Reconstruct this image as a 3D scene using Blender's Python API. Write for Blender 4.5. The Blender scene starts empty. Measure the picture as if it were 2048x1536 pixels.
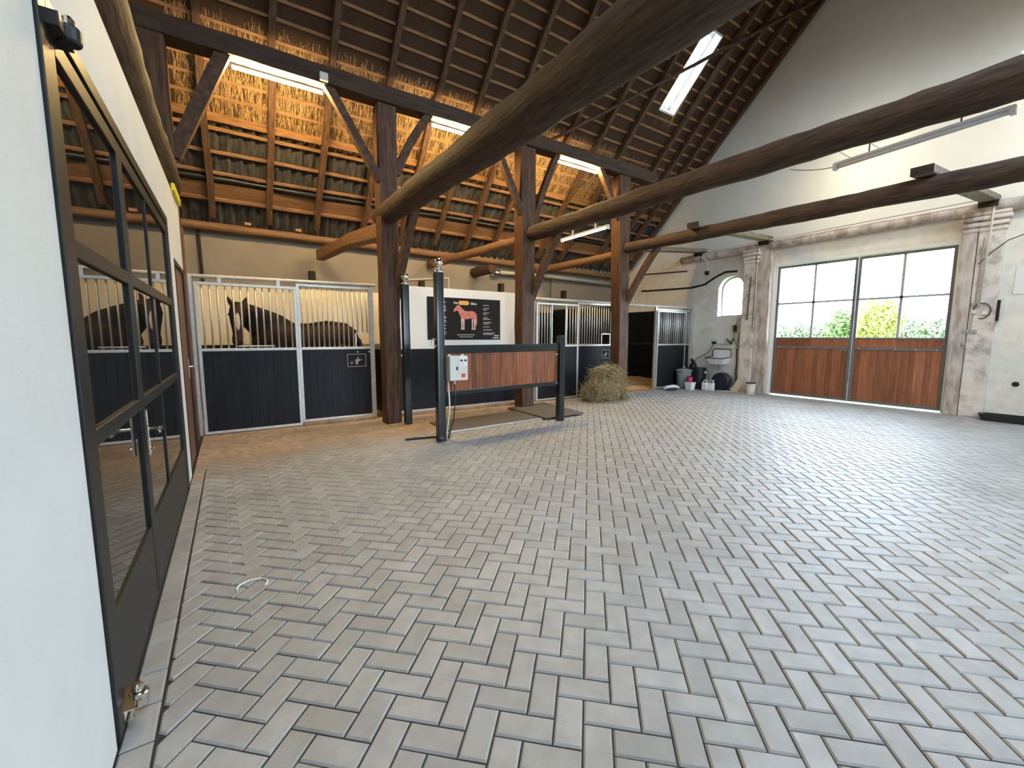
import bpy, math, random
from mathutils import Vector, Matrix
from math import sin, cos, pi, radians
random.seed(7)
sc = bpy.context.scene
COL = sc.collection
# ------------------------------------------------------------------ camera
F_PX, YAW, PITCH, ROLL, EYE = 849.6, .5823, -.1125, .0013, 1.6
fw = Vector((sin(YAW)*cos(PITCH), cos(YAW)*cos(PITCH), sin(PITCH)))
rt = Vector((cos(YAW), -sin(YAW), 0)); up = rt.cross(fw)
rt, up = rt*cos(ROLL)+up*sin(ROLL), up*cos(ROLL)-rt*sin(ROLL)
cam = bpy.data.objects.new('camera', bpy.data.cameras.new('camera'))
cam.data.sensor_width = 36; cam.data.lens = F_PX/2048*36; cam.data.clip_start = .02; cam.data.clip_end = 400
M = Matrix((rt, up, -fw)).transposed().to_4x4(); M.translation = (0, 0, EYE)
cam.matrix_world = M
COL.objects.link(cam); sc.camera = cam
# ------------------------------------------------------------------ exposure, sky, sun
sc.view_settings.view_transform = 'Standard'; sc.view_settings.look = 'None'
sc.view_settings.exposure = 0.2; sc.view_settings.gamma = 1.0
sc.view_settings.use_curve_mapping = False
SKY = 14.0
W = bpy.data.worlds.new('sky'); sc.world = W; W.use_nodes = True
bg = W.node_tree.nodes['Background']
bg.inputs[0].default_value = (.68, .84, 1.0, 1)
# hazy bright sky, brightest low in the direction of the barn doors
wn, wl = W.node_tree.nodes, W.node_tree.links
tcw = wn.new('ShaderNodeTexCoord'); sx = wn.new('ShaderNodeVectorMath'); sx.operation = 'DOT_PRODUCT'
sx.inputs[1].default_value = Vector((.96, .12, .25)).normalized()
wl.new(tcw.outputs['Generated'], sx.inputs[0])
mrw = wn.new('ShaderNodeMapRange'); mrw.interpolation_type = 'SMOOTHSTEP'
mrw.inputs[1].default_value = .55; mrw.inputs[2].default_value = 1.0; mrw.inputs[3].default_value = SKY; mrw.inputs[4].default_value = SKY*1.7
wl.new(sx.outputs['Value'], mrw.inputs[0]); wl.new(mrw.outputs[0], bg.inputs[1])
sc.cycles.max_bounces = 10; sc.cycles.diffuse_bounces = 6; sc.cycles.glossy_bounces = 5
sc.cycles.use_denoising = True
sc.cycles.sample_clamp_indirect = 8

# ------------------------------------------------------------------ materials
def mat(name, c1, c2=None, rough=.6, metal=0, scale=8, stretch=(1, 1, 1), bump=0, tint=0, detail=5,
        lo=.3, hi=.7, dirt=None, dirt_scale=1.3, dirt_lo=.5, dirt_hi=.7, spec=.5, bscale=None):
    m = bpy.data.materials.new(name); m.use_nodes = True
    nt = m.node_tree; N = nt.nodes; L = nt.links
    b = N['Principled BSDF']
    b.inputs['Roughness'].default_value = rough; b.inputs['Metallic'].default_value = metal
    b.inputs['Specular IOR Level'].default_value = spec
    if c2 is None:
        b.inputs['Base Color'].default_value = (*c1, 1)
        if not (bump or tint): return m
        c2 = c1
    tc = N.new('ShaderNodeTexCoord'); mp = N.new('ShaderNodeMapping')
    mp.inputs['Scale'].default_value = stretch
    L.new(tc.outputs['Object'], mp.inputs[0])
    nz = N.new('ShaderNodeTexNoise'); nz.inputs['Scale'].default_value = scale; nz.inputs['Detail'].default_value = detail
    L.new(mp.outputs[0], nz.inputs['Vector'])
    r = N.new('ShaderNodeValToRGB')
    r.color_ramp.elements[0].position = lo; r.color_ramp.elements[0].color = (*c1, 1)
    r.color_ramp.elements[1].position = hi; r.color_ramp.elements[1].color = (*c2, 1)
    L.new(nz.outputs[0], r.inputs[0])
    out = r.outputs[0]
    if dirt:
        n2 = N.new('ShaderNodeTexNoise'); n2.inputs['Scale'].default_value = dirt_scale; n2.inputs['Detail'].default_value = 8
        n2.inputs['Roughness'].default_value = .65
        L.new(tc.outputs['Object'], n2.inputs['Vector'])
        r2 = N.new('ShaderNodeMapRange'); r2.inputs[1].default_value = dirt_lo; r2.inputs[2].default_value = dirt_hi
        L.new(n2.outputs[0], r2.inputs[0])
        mx = N.new('ShaderNodeMix'); mx.data_type = 'RGBA'
        L.new(r2.outputs[0], mx.inputs['Factor']); L.new(out, mx.inputs['A']); mx.inputs['B'].default_value = (*dirt, 1)
        out = mx.outputs['Result']
    if tint:
        at = N.new('ShaderNodeAttribute'); at.attribute_name = 'tint'
        r3 = N.new('ShaderNodeMapRange'); r3.inputs[3].default_value = 1-tint; r3.inputs[4].default_value = 1+tint
        L.new(at.outputs['Fac'], r3.inputs[0])
        hv = N.new('ShaderNodeHueSaturation'); L.new(out, hv.inputs['Color']); L.new(r3.outputs[0], hv.inputs['Value'])
        out = hv.outputs[0]
    L.new(out, b.inputs['Base Color'])
    if bump:
        bp = N.new('ShaderNodeBump'); bp.inputs['Strength'].default_value = bump; bp.inputs['Distance'].default_value = .02
        if bscale:
            n3 = N.new('ShaderNodeTexNoise'); n3.inputs['Scale'].default_value = bscale; n3.inputs['Detail'].default_value = 3
            L.new(tc.outputs['Object'], n3.inputs['Vector']); L.new(n3.outputs[0], bp.inputs['Height'])
        else: L.new(nz.outputs[0], bp.inputs['Height'])
        L.new(bp.outputs[0], b.inputs['Normal'])
    return m
def emis(name, col, st):
    m = bpy.data.materials.new(name); m.use_nodes = True
    b = m.node_tree.nodes['Principled BSDF']; b.inputs['Base Color'].default_value = (.8, .8, .8, 1)
    b.inputs['Emission Color'].default_value = (*col, 1); b.inputs['Emission Strength'].default_value = st
    return m
def glass(name, tint=(1, 1, 1), refl=1.0):
    m = bpy.data.materials.new(name); m.use_nodes = True
    nt = m.node_tree; N = nt.nodes; N.remove(N['Principled BSDF'])
    t = N.new('ShaderNodeBsdfTransparent'); t.inputs[0].default_value = (*tint, 1)
    g = N.new('ShaderNodeBsdfGlossy'); g.inputs['Roughness'].default_value = .01
    f = N.new('ShaderNodeFresnel'); ge = N.new('ShaderNodeNewGeometry'); mr = N.new('ShaderNodeMapRange')
    mr.inputs[3].default_value = 1.45; mr.inputs[4].default_value = 1/1.45      # the same reflectance from either side of the pane
    nt.links.new(ge.outputs['Backfacing'], mr.inputs[0]); nt.links.new(mr.outputs[0], f.inputs[0])
    x = N.new('ShaderNodeMixShader')
    nt.links.new(f.outputs[0], x.inputs[0]); nt.links.new(t.outputs[0], x.inputs[1]); nt.links.new(g.outputs[0], x.inputs[2])
    nt.links.new(x.outputs[0], N['Material Output'].inputs[0])
    return m
m = {}
m['plaster'] = mat('white_plaster', (.56, .57, .555), (.60, .61, .595), .75, scale=3, bump=.06, bscale=90)
m['gable'] = mat('gable_plaster', (.78, .75, .67), (.82, .79, .71), .85, scale=2, bump=.12, bscale=60)
m['oldplaster'] = mat('old_plaster', (.84, .79, .70), (.74, .68, .59), .9, scale=5, bump=.25, bscale=25, dirt=(.52, .43, .33), dirt_scale=1.6, dirt_lo=.55, dirt_hi=.85)
m['pillar'] = mat('pillar_plaster', (.80, .72, .64), (.68, .59, .51), .9, scale=6, bump=.3, bscale=25, dirt=(.33, .27, .22), dirt_scale=2.6, dirt_lo=.48, dirt_hi=.66)
m['pillar_brown'] = mat('weathered_jamb', (.36, .28, .22), (.62, .54, .48), .9, scale=7, stretch=(1, 1, .3), bump=.3, lo=.38, hi=.62)
m['greywall'] = mat('grey_stable_wall', (.215, .185, .150), (.25, .215, .175), .8, scale=2)
m['cream'] = mat('cream_board', (.66, .57, .41), (.70, .61, .44), .7, scale=2)
m['whiteboard'] = mat('white_wash_wall', (.86, .82, .74), (.88, .84, .77), .45, scale=2)
m['log'] = mat('log_wood', (.018, .0095, .0055), (.088, .048, .026), .78, scale=5, stretch=(8, .7, 8), bump=.5, lo=.32, hi=.72)
m['log_end'] = mat('log_end_wood', (.02, .013, .01), (.05, .032, .022), .9, scale=12)
m['post'] = mat('post_oak', (.040, .0155, .0065), (.13, .056, .023), .7, scale=4, stretch=(6, 6, .7), bump=.5, lo=.32, hi=.7)
m['plate'] = mat('plate_oak', (.022, .0105, .0055), (.066, .033, .0165), .75, scale=4, stretch=(.6, 6, 6), bump=.4)
m['brace'] = mat('brace_oak', (.040, .0185, .0085), (.118, .057, .026), .72, scale=6, stretch=(2, 2, 2), bump=.4)
m['rafter'] = mat('rafter_wood', (.050, .024, .012), (.13, .068, .034), .75, scale=5, stretch=(5, 1, 1), bump=.3)
m['batten'] = mat('batten_pine', (.20, .098, .042), (.37, .20, .09), .7, scale=6, stretch=(.6, 4, 4), bump=.2)
m['eave'] = mat('eave_board', (.14, .07, .032), (.24, .125, .058), .7, scale=4, stretch=(.5, 5, 5), bump=.2)
m['thatch'] = mat('thatch_reed', (.022, .0105, .005), (.092, .045, .018), .9, scale=9, stretch=(26, 1.0, 1.0), bump=.35, lo=.2, hi=.85, detail=8)
m['reed'] = mat('lit_loose_reed', (.26, .155, .06), (.46, .30, .125), .75, scale=30, tint=.5)  # loose reed lighter than the thatch, painting in the glow behind the lamps
m['tile'] = mat('grey_pantile', (.018, .0175, .017), (.085, .080, .073), .85, scale=5, stretch=(3, .8, .8), bump=.3)
m['film'] = mat('black_film', (.012, .012, .012), rough=.4)
m['steel'] = mat('galvanised_steel', (.52, .51, .48), (.66, .65, .61), .45, metal=.7, scale=14)
m['panel'] = mat('black_stall_plank', (.0045, .0055, .008), (.008, .0095, .013), .5, scale=4, tint=.25, spec=.28)
m['rail'] = mat('dark_green_steel', (.012, .018, .019), rough=.2, spec=.6)
m['chrome'] = mat('chrome', (.78, .74, .68), rough=.06, metal=1)
m['hardwood'] = mat('red_hardwood', (.13, .034, .012), (.30, .092, .030), .42, scale=5, stretch=(5, 5, .5), bump=.1, tint=.4)
m['doorwood'] = mat('door_hardwood', (.22, .07, .03), (.36, .13, .055), .5, scale=5, stretch=(5, 5, .5), bump=.1, tint=.3)
m['black'] = mat('black_steel', (.014, .015, .015), rough=.45, spec=.35)
m['grey_frame'] = mat('grey_frame_paint', (.15, .155, .16), rough=.4)
m['glare_bar'] = mat('glare_grey_bar', (.42, .43, .44), rough=.4)  # bars painted paler than the leaf frame in place of window glare
m['white_frame'] = mat('white_frame_paint', (.80, .79, .76), rough=.5)
m['glass'] = glass('clear_glass')
m['dark_room_glass'] = mat('dark_room_door_glass', (.010, .010, .009), rough=.012, spec=.75)  # opaque black base stands for the dark room behind the panes
m['paver'] = None
m['joint'] = mat('joint_sand', (.022, .018, .015), (.05, .043, .036), .95, scale=40)
m['sand'] = mat('sand_dirt', (.28, .205, .145), (.44, .345, .255), .95, scale=9, bump=.35, detail=8, dirt=(.20, .14, .095), dirt_scale=2.2, dirt_lo=.5, dirt_hi=.75)
m['hay'] = mat('hay_strands', (.23, .175, .085), (.50, .41, .225), .85, scale=30, tint=.65)
m['haybale'] = mat('hay_core', (.07, .05, .025), (.22, .165, .08), .9, scale=30, bump=.8, detail=8)
m['straw'] = mat('straw_bedding', (.45, .27, .10), (.72, .50, .24), .85, scale=26, bump=.8, detail=8)
m['rubber'] = mat('rubber_mat', (.075, .065, .055), (.12, .105, .09), .75, scale=20, bump=.1)
m['kerb'] = mat('stable_kerb', (.16, .11, .08), (.34, .25, .18), .9, scale=6, bump=.4)
m['brown_door'] = mat('brown_door_wood', (.11, .052, .032), (.17, .085, .052), .6, scale=5, stretch=(5, 5, .6))
m['horse'] = None
m['hair'] = mat('black_horse_hair', (.008, .006, .005), (.02, .014, .01), .6, scale=40, stretch=(6, 6, 1))
m['eye'] = mat('dark_eye', (.005, .004, .003), rough=.1)
m['boxgrey'] = mat('light_grey_enamel', (.62, .60, .54), rough=.4)
m['white'] = mat('white_plastic', (.80, .79, .75), rough=.4)
m['pink'] = mat('pink_plastic', (.70, .03, .14), rough=.4)
m['binlid'] = mat('grey_bin_plastic', (.22, .24, .24), rough=.45)
m['darkplastic'] = mat('black_plastic', (.012, .013, .016), rough=.4)
m['blueplastic'] = mat('dark_blue_plastic', (.012, .018, .035), rough=.4)
m['orange'] = mat('orange_label', (.85, .42, .06), rough=.5)
m['redsw'] = mat('red_switch', (.6, .06, .02), rough=.4)
m['poster'] = mat('poster_black', (.016, .0135, .013), rough=.7, spec=.2)
m['ink'] = mat('poster_white', (.80, .78, .74), rough=.5)
m['inkgrey'] = mat('poster_grey', (.36, .34, .32), rough=.5)
m['muscle'] = mat('muscle_red', (.62, .10, .06), (.75, .30, .24), .5, scale=14, stretch=(2, 1, 1))
m['bone'] = mat('pale_leg', (.70, .52, .48), rough=.5)
m['yellow'] = mat('yellow_plastic', (.80, .66, .03), rough=.5)
m['rusty'] = mat('rusty_tube', (.12, .085, .06), rough=.6)
m['joist'] = mat('lit_joist_wood', (.12, .085, .06), (.30, .235, .18), .85, scale=5, stretch=(.6, 5, 5), bump=.3)  # wood colour paled for daylight bounced onto the undersides
m['pipe'] = mat('grey_pipe', (.42, .38, .33), rough=.5)
m['cable'] = mat('dark_cable', (.05, .045, .04), rough=.6)
m['cablewhite'] = mat('white_cable', (.66, .63, .56), rough=.5)
m['lampgrey'] = mat('lamp_grey', (.48, .47, .46), rough=.45)
m['tube_warm'] = emis('warm_tube_light', (1.0, .69, .28), 680)
m['tube_white'] = emis('white_tube_light', (1.0, .93, .80), 2.2)
m['tube_day'] = emis('daylight_tube_light', (1.0, .90, .70), 120)
m['leaf_y'] = mat('yellow_green_leaf', (.42, .42, .10), (.28, .32, .08), .6, scale=2, tint=.4)
m['leaf_g'] = mat('green_leaf', (.14, .22, .07), (.24, .32, .12), .6, scale=2, tint=.4)
m['leaf_h'] = mat('pale_hedge_leaf', (.24, .30, .17), (.34, .40, .25), .6, scale=2, tint=.4)
m['bark'] = mat('bark', (.10, .08, .06), rough=.9)
m['grass'] = mat('grass', (.16, .22, .07), (.24, .30, .10), .9, scale=2)
m['board'] = mat('pale_board', (.60, .48, .33), rough=.7)
m['sinkblue'] = mat('white_ceramic', (.88, .89, .87), rough=.25)
m['soot'] = mat('dark_wood_block', (.02, .013, .009), rough=.85)

# pavers: grey concrete, every stone its own tint
def paver_mat():
    p = mat('grey_paver', (.285, .276, .262), (.355, .345, .328), .5, scale=9, bump=.12, bscale=160, tint=.14, detail=8,
            dirt=(.235, .208, .186), dirt_scale=.8, dirt_lo=.5, dirt_hi=.85)
    # brown dust trodden in towards the horse boxes
    nt = p.node_tree; N = nt.nodes; L = nt.links
    b = N['Principled BSDF']; src = b.inputs['Base Color'].links[0].from_socket
    tc = N.new('ShaderNodeTexCoord'); sp = N.new('ShaderNodeSeparateXYZ'); L.new(tc.outputs['Object'], sp.inputs[0])
    m1 = N.new('ShaderNodeMath'); m1.operation = 'MULTIPLY_ADD'; m1.inputs[1].default_value = -.30; L.new(sp.outputs[0], m1.inputs[0]); L.new(sp.outputs[1], m1.inputs[2])
    nz = N.new('ShaderNodeTexNoise'); nz.inputs['Scale'].default_value = 1.6; nz.inputs['Detail'].default_value = 8; L.new(tc.outputs['Object'], nz.inputs['Vector'])
    m2 = N.new('ShaderNodeMath'); m2.operation = 'MULTIPLY_ADD'; m2.inputs[1].default_value = 2.4; L.new(nz.outputs[0], m2.inputs[0]); L.new(m1.outputs[0], m2.inputs[2])
    r = N.new('ShaderNodeMapRange'); r.interpolation_type = 'SMOOTHSTEP'; r.inputs[1].default_value = 6.1; r.inputs[2].default_value = 8.3; r.inputs[4].default_value = .85
    L.new(m2.outputs[0], r.inputs[0])
    mx = N.new('ShaderNodeMix'); mx.data_type = 'RGBA'; L.new(r.outputs[0], mx.inputs['Factor']); L.new(src, mx.inputs['A']); mx.inputs['B'].default_value = (.27, .20, .14, 1)
    L.new(mx.outputs['Result'], b.inputs['Base Color'])
    m3 = N.new('ShaderNodeMapRange'); m3.inputs[3].default_value = .5; m3.inputs[4].default_value = .8; L.new(r.outputs[0], m3.inputs[0]); L.new(m3.outputs[0], b.inputs['Roughness'])
    return p
m['paver'] = paver_mat()
# horse coat: bay brown with a white blaze down the face
def horse_mat():
    p = mat('bay_coat', (.007, .003, .002), (.030, .0125, .0065), .6, scale=4, detail=3, spec=.25)
    nt = p.node_tree; N = nt.nodes; L = nt.links
    b = N['Principled BSDF']; src = b.inputs['Base Color'].links[0].from_socket
    tc = N.new('ShaderNodeTexCoord'); mp = N.new('ShaderNodeMapping'); mp.vector_type = 'TEXTURE'
    mp.inputs['Location'].default_value = (-1.125, -.46, 1.86); mp.inputs['Rotation'].default_value = (radians(-16), 0, 0)
    mp.inputs['Scale'].default_value = (.036, .13, .16)
    L.new(tc.outputs['Object'], mp.inputs[0])
    ln = N.new('ShaderNodeVectorMath'); ln.operation = 'LENGTH'; L.new(mp.outputs[0], ln.inputs[0])
    r = N.new('ShaderNodeMapRange'); r.inputs[1].default_value = .85; r.inputs[2].default_value = 1.1
    r.inputs[3].default_value = 1; r.inputs[4].default_value = 0
    L.new(ln.outputs['Value'], r.inputs[0])
    mx = N.new('ShaderNodeMix'); mx.data_type = 'RGBA'
    L.new(r.outputs[0], mx.inputs['Factor']); L.new(src, mx.inputs['A']); mx.inputs['B'].default_value = (.55, .44, .36, 1)
    L.new(mx.outputs['Result'], b.inputs['Base Color'])
    return p
m['horse'] = horse_mat()

# ------------------------------------------------------------------ builders
ORG = {}
def link(o, parent, org):
    COL.objects.link(o)
    if parent is None:
        o.location = org; ORG[o.name] = Vector(org)
    else:
        o.parent = parent; ORG[o.name] = ORG[parent.name]
    return o
def tag(o, label=None, cat=None, group=None, kind=None):
    if label: o['label'] = label
    if cat: o['category'] = cat
    if group: o['group'] = group
    if kind: o['kind'] = kind
    return o
def thing(name, label, cat, loc, group=None, kind=None):
    o = bpy.data.objects.new(name, None); o.empty_display_size = .1
    link(o, None, loc)
    return tag(o, label, cat, group, kind)
class MB:
    def __init__(s): s.v = []; s.f = []; s.t = []
    def add(s, v, f, t=.5):
        n = len(s.v); s.v += [Vector(p) for p in v]; s.f += [tuple(i+n for i in q) for q in f]; s.t += [t]*len(v)
        return s
    def box(s, x0, x1, y0, y1, z0, z1, t=.5):
        return s.add([(x0, y0, z0), (x1, y0, z0), (x1, y1, z0), (x0, y1, z0), (x0, y0, z1), (x1, y0, z1), (x1, y1, z1), (x0, y1, z1)],
              [(0, 3, 2, 1), (4, 5, 6, 7), (0, 1, 5, 4), (1, 2, 6, 5), (2, 3, 7, 6), (3, 0, 4, 7)], t)
    def hexa(s, a, b, t=.5):        # two quads
        return s.add(list(a)+list(b), [(3, 2, 1, 0), (4, 5, 6, 7), (0, 1, 5, 4), (1, 2, 6, 5), (2, 3, 7, 6), (3, 0, 4, 7)], t)
    def bar(s, p, q, w, h, upv=(0, 0, 1), t=.5, w2=None, h2=None):
        p, q = Vector(p), Vector(q); d = (q-p).normalized(); u = Vector(upv); u = (u-d*u.dot(d)).normalized(); r = d.cross(u)
        w2 = w2 or w; h2 = h2 or h
        A = [p+r*a*w/2+u*b*h/2 for a, b in ((-1, -1), (1, -1), (1, 1), (-1, 1))]
        B = [q+r*a*w2/2+u*b*h2/2 for a, b in ((-1, -1), (1, -1), (1, 1), (-1, 1))]
        return s.hexa(A, B, t)
    def tube(s, pts, rad, n=10, cap=True, t=.5, rough=0, flat=1.0, upv=None):
        pts = [Vector(p) for p in pts]; V = []; Fc = []
        if not hasattr(rad, '__len__'): rad = [rad]*len(pts)
        u = None
        for i, p in enumerate(pts):
            d = (pts[min(i+1, len(pts)-1)]-pts[max(i-1, 0)]).normalized()
            if u is None: u = Vector(upv) if upv else (Vector((0, 0, 1)) if abs(d.z) < .9 else Vector((1, 0, 0)))
            u = (u-d*u.dot(d)).normalized(); r = d.cross(u)
            for k in range(n):
                a = 2*pi*k/n; rr = rad[i]*(1+rough*(random.random()-.5))
                V.append(p+(r*cos(a)+u*sin(a)*flat)*rr)
        for i in range(len(pts)-1):
            for k in range(n):
                Fc.append((i*n+k, i*n+(k+1) % n, (i+1)*n+(k+1) % n, (i+1)*n+k))
        if cap: Fc += [tuple(range(n))[::-1], tuple(range((len(pts)-1)*n, len(pts)*n))]
        return s.add(V, Fc, t)
    def lathe(s, c, prof, n=24, axis='z', t=.5):
        c = Vector(c); V = []; Fc = []
        for r, h in prof:
            for k in range(n):
                a = 2*pi*k/n
                o = {'z': (r*cos(a), r*sin(a), h), 'y': (r*cos(a), h, -r*sin(a)), 'x': (h, r*cos(a), r*sin(a))}[axis]
                V.append(c+Vector(o))
        for i in range(len(prof)-1):
            for k in range(n): Fc.append((i*n+k, i*n+(k+1) % n, (i+1)*n+(k+1) % n, (i+1)*n+k))
        Fc += [tuple(range(n))[::-1], tuple(range((len(prof)-1)*n, len(prof)*n))]
        return s.add(V, Fc, t)
    def ball(s, c, r, n=16, sx=1, sy=1, sz=1, t=.5):
        c = Vector(c); V = []; Fc = []; k = n//2
        for i in range(1, k):
            for j in range(n):
                a = pi*i/k; b = 2*pi*j/n
                V.append(c+Vector((r*sin(a)*cos(b)*sx, r*sin(a)*sin(b)*sy, r*cos(a)*sz)))
        V += [c+Vector((0, 0, r*sz)), c-Vector((0, 0, r*sz))]; T = len(V)-2
        for i in range(k-2):
            for j in range(n): Fc.append((i*n+j, (i+1)*n+j, (i+1)*n+(j+1) % n, i*n+(j+1) % n))
        for j in range(n): Fc.append((T, j, (j+1) % n)); Fc.append((T+1, (k-2)*n+(j+1) % n, (k-2)*n+j))
        return s.add(V, Fc, t)
    def poly(s, pts, d, t=.5):      # extruded polygon
        d = Vector(d); n = len(pts); V = [Vector(p) for p in pts]; V += [p+d for p in V]
        Fc = [tuple(range(n))[::-1], tuple(range(n, 2*n))]+[(i, (i+1) % n, n+(i+1) % n, n+i) for i in range(n)]
        return s.add(V, Fc, t)
    def build(s, name, mt, parent=None, org=None, smooth=False, bevel=0, label=None, cat=None, group=None, kind=None, mods=None):
        if parent is None and org is None:
            xs = [p.x for p in s.v]; ys = [p.y for p in s.v]; zs = [p.z for p in s.v]
            org = ((min(xs)+max(xs))/2, (min(ys)+max(ys))/2, min(zs))
        O = ORG[parent.name] if parent is not None else Vector(org)
        me = bpy.data.meshes.new(name); me.from_pydata([p-O for p in s.v], [], s.f)
        a = me.attributes.new('tint', 'FLOAT', 'POINT'); a.data.foreach_set('value', s.t)
        me.materials.append(m[mt] if isinstance(mt, str) else mt)
        if smooth: me.polygons.foreach_set('use_smooth', [True]*len(me.polygons))
        me.update()
        o = bpy.data.objects.new(name, me); link(o, parent, O)
        if bevel:
            b = o.modifiers.new('bevel', 'BEVEL'); b.width = bevel; b.segments = 2; b.limit_method = 'ANGLE'
        return tag(o, label, cat, group, kind)
def struct(name, mb, mt, label, cat, **k): return mb.build(name, mt, kind='structure', label=label, cat=cat, **k)
def pl(a, b, n, sag=0, jit=0):      # a polyline between two points
    a, b = Vector(a), Vector(b); out = []
    for i in range(n+1):
        t = i/n; p = a.lerp(b, t); p.z -= sag*4*t*(1-t)
        p += Vector((random.uniform(-jit, jit), random.uniform(-jit, jit), random.uniform(-jit, jit))); out.append(p)
    return out
# roof geometry: slope (0,-1,S) through (10.67, 4.335)
S = .975; NZ = 1/math.sqrt(1+S*S); RIDGE = 3.8
def rz(y): return 4.335+S*(10.67-y)
def RP(x, y, off=0): return Vector((x, y, rz(y)))+Vector((0, S*NZ, NZ))*off
def RS(x, y, off=0):
    p = RP(x, y, off); return Vector((x, 2*RIDGE-p.y, p.z))

# ================================================================== THE SETTING
# ---- floor of herringbone pavers
TH = radians(46.5); PW = .11825; OX, OY = -.02598, -.01164
CT, ST = cos(TH), sin(TH)
def pv(i, j):
    a, b = OX+i*PW, OY+j*PW
    return (a*CT-b*ST, a*ST+b*CT)
def clip(P, ax, val, sgn):
    out = []
    for i in range(len(P)):
        a, b = P[i], P[(i+1) % len(P)]; da = (a[ax]-val)*sgn; db = (b[ax]-val)*sgn
        if da >= 0: out.append(a)
        if da*db < 0:
            t = da/(da-db); out.append((a[0]+(b[0]-a[0])*t, a[1]+(b[1]-a[1])*t))
    return out
def inset(P, d):
    n = len(P); L = []
    for i in range(n):
        a, b = P[i], P[(i+1) % n]; ex, ey = b[0]-a[0], b[1]-a[1]; l = math.hypot(ex, ey) or 1e-9
        nx, ny = -ey/l, ex/l; L.append((a[0]+nx*d, a[1]+ny*d, ex/l, ey/l))
    out = []
    for i in range(n):
        x1, y1, a1, b1 = L[i-1]; x2, y2, a2, b2 = L[i]; den = a1*b2-b1*a2
        if abs(den) < 1e-6: out.append((x2, y2)); continue
        t = ((x2-x1)*b2-(y2-y1)*a2)/den; out.append((x1+a1*t, y1+b1*t))
    return out
def area(P): return .5*sum(P[i-1][0]*P[i][1]-P[i][0]*P[i-1][1] for i in range(len(P)))
FX0, FX1, FY0, FY1 = -.345, 12.36, -3.5, 8.30
floor = MB()
def stone(P):
    P2 = [P[i] for i in range(len(P)) if math.hypot(P[i][0]-P[i-1][0], P[i][1]-P[i-1][1]) > 1e-4]
    if len(P2) < 3: return
    if area(P2) < 0: P2 = P2[::-1]
    if area(P2) < .0016: return
    A = inset(P2, .0034); B = inset(P2, .0105)
    if area(B) < .0003: return
    dz = random.gauss(0, .0009); tx, ty = random.gauss(0, .003), random.gauss(0, .003)
    cx, cy = P2[0]; n = len(A)
    zf = lambda p: dz+(p[0]-cx)*tx+(p[1]-cy)*ty
    V = [(p[0], p[1], -.03) for p in A]+[(p[0], p[1], zf(p)-.0075) for p in A]+[(p[0], p[1], zf(p)) for p in B]
    Fc = [tuple(range(2*n, 3*n))]
    for k in (0, 1): Fc += [(k*n+i, k*n+(i+1) % n, (k+1)*n+(i+1) % n, (k+1)*n+i) for i in range(n)]
    floor.add(V, Fc, min(1, max(0, random.gauss(.5, .2))))
for i in range(-45, 175):
    for j in range(-140, 90):
        d = (i-j) % 4
        if d == 0: c = [(i, j), (i+1, j), (i+1, j+2), (i, j+2)]
        elif d == 1: c = [(i, j), (i+2, j), (i+2, j+1), (i, j+1)]
        else: continue
        P = [pv(*q) for q in c]
        xs = [p[0] for p in P]; ys = [p[1] for p in P]
        if max(xs) < FX0 or min(xs) > FX1 or max(ys) < FY0 or min(ys) > FY1: continue
        for ax, v, sg in ((0, FX0, 1), (0, FX1, -1), (1, FY0, 1), (1, FY1, -1)):
            if P: P = clip(P, ax, v, sg)
        if len(P) > 2: stone(P)
y = 2.953-.2236*30
while y < 8.2:
    stone([(-.463, y), (-.349, y), (-.349, y+.2236), (-.463, y+.2236)]); y += .2236
fl = struct('floor', floor, 'paver', 'grey concrete block paving laid in a herringbone pattern', 'floor', org=(0, 0, -.03))
jb = MB().box(-.47, 12.5, -3.6, 8.4, -.12, -.0095); jb.build('paving_bed', 'joint', fl)
struct('floor_stable', MB().box(-.6, 12.5, 8.3, 11.3, -.12, -.005), 'sand', 'brown dirt floor inside the horse boxes', 'floor')
struct('floor_far_left', MB().box(-3.1, -.47, -3.6, 11.4, -.2, -.012), 'joint', 'floor of the room left of the white wall', 'floor')
struct('ground', MB().box(12.5, 140, -60, 90, -.3, -.06), 'grass', 'green field outside the large barn doors', 'ground')
struct('ground_yard', MB().box(-30, 12.5, -60, -3.6, -.3, -.06), 'joint', 'paved yard outside the open side of the barn', 'ground')
# sand blown over the paving in front of the boxes
sd = MB(); NXs, NYs = 90, 48
from mathutils import noise
def sandz(x, y):
    e = 6.0 + (0 if x < 3.2 else min(1.35, (x-3.2)*.42)) - (0.25 if x < .8 else 0)
    h = max(0, min(1, (y-e)/1.3)); h = h*h*(3-2*h)
    n = noise.noise(Vector((x*2.3, y*2.3, 0)))*.6+noise.noise(Vector((x*7, y*7, 3)))*.4
    return -.013+.020*h+.014*n*min(1, .3+h*2)*.8
for j in range(NYs+1):
    for i in range(NXs+1):
        x = -.455+i*(7.2+.455)/NXs; y = 5.7+j*(8.3-5.7)/NYs
        sd.v.append(Vector((x, y, sandz(x, y)))); sd.t.append(.5)
for j in range(NYs):
    for i in range(NXs):
        a = j*(NXs+1)+i; sd.f.append((a, a+1, a+NXs+2, a+NXs+1))
sd.build('sand', 'sand', org=(2, 7, 0), smooth=True, label='brown sand and dust swept over the paving by the horse boxes', cat='sand', kind='stuff')

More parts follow.
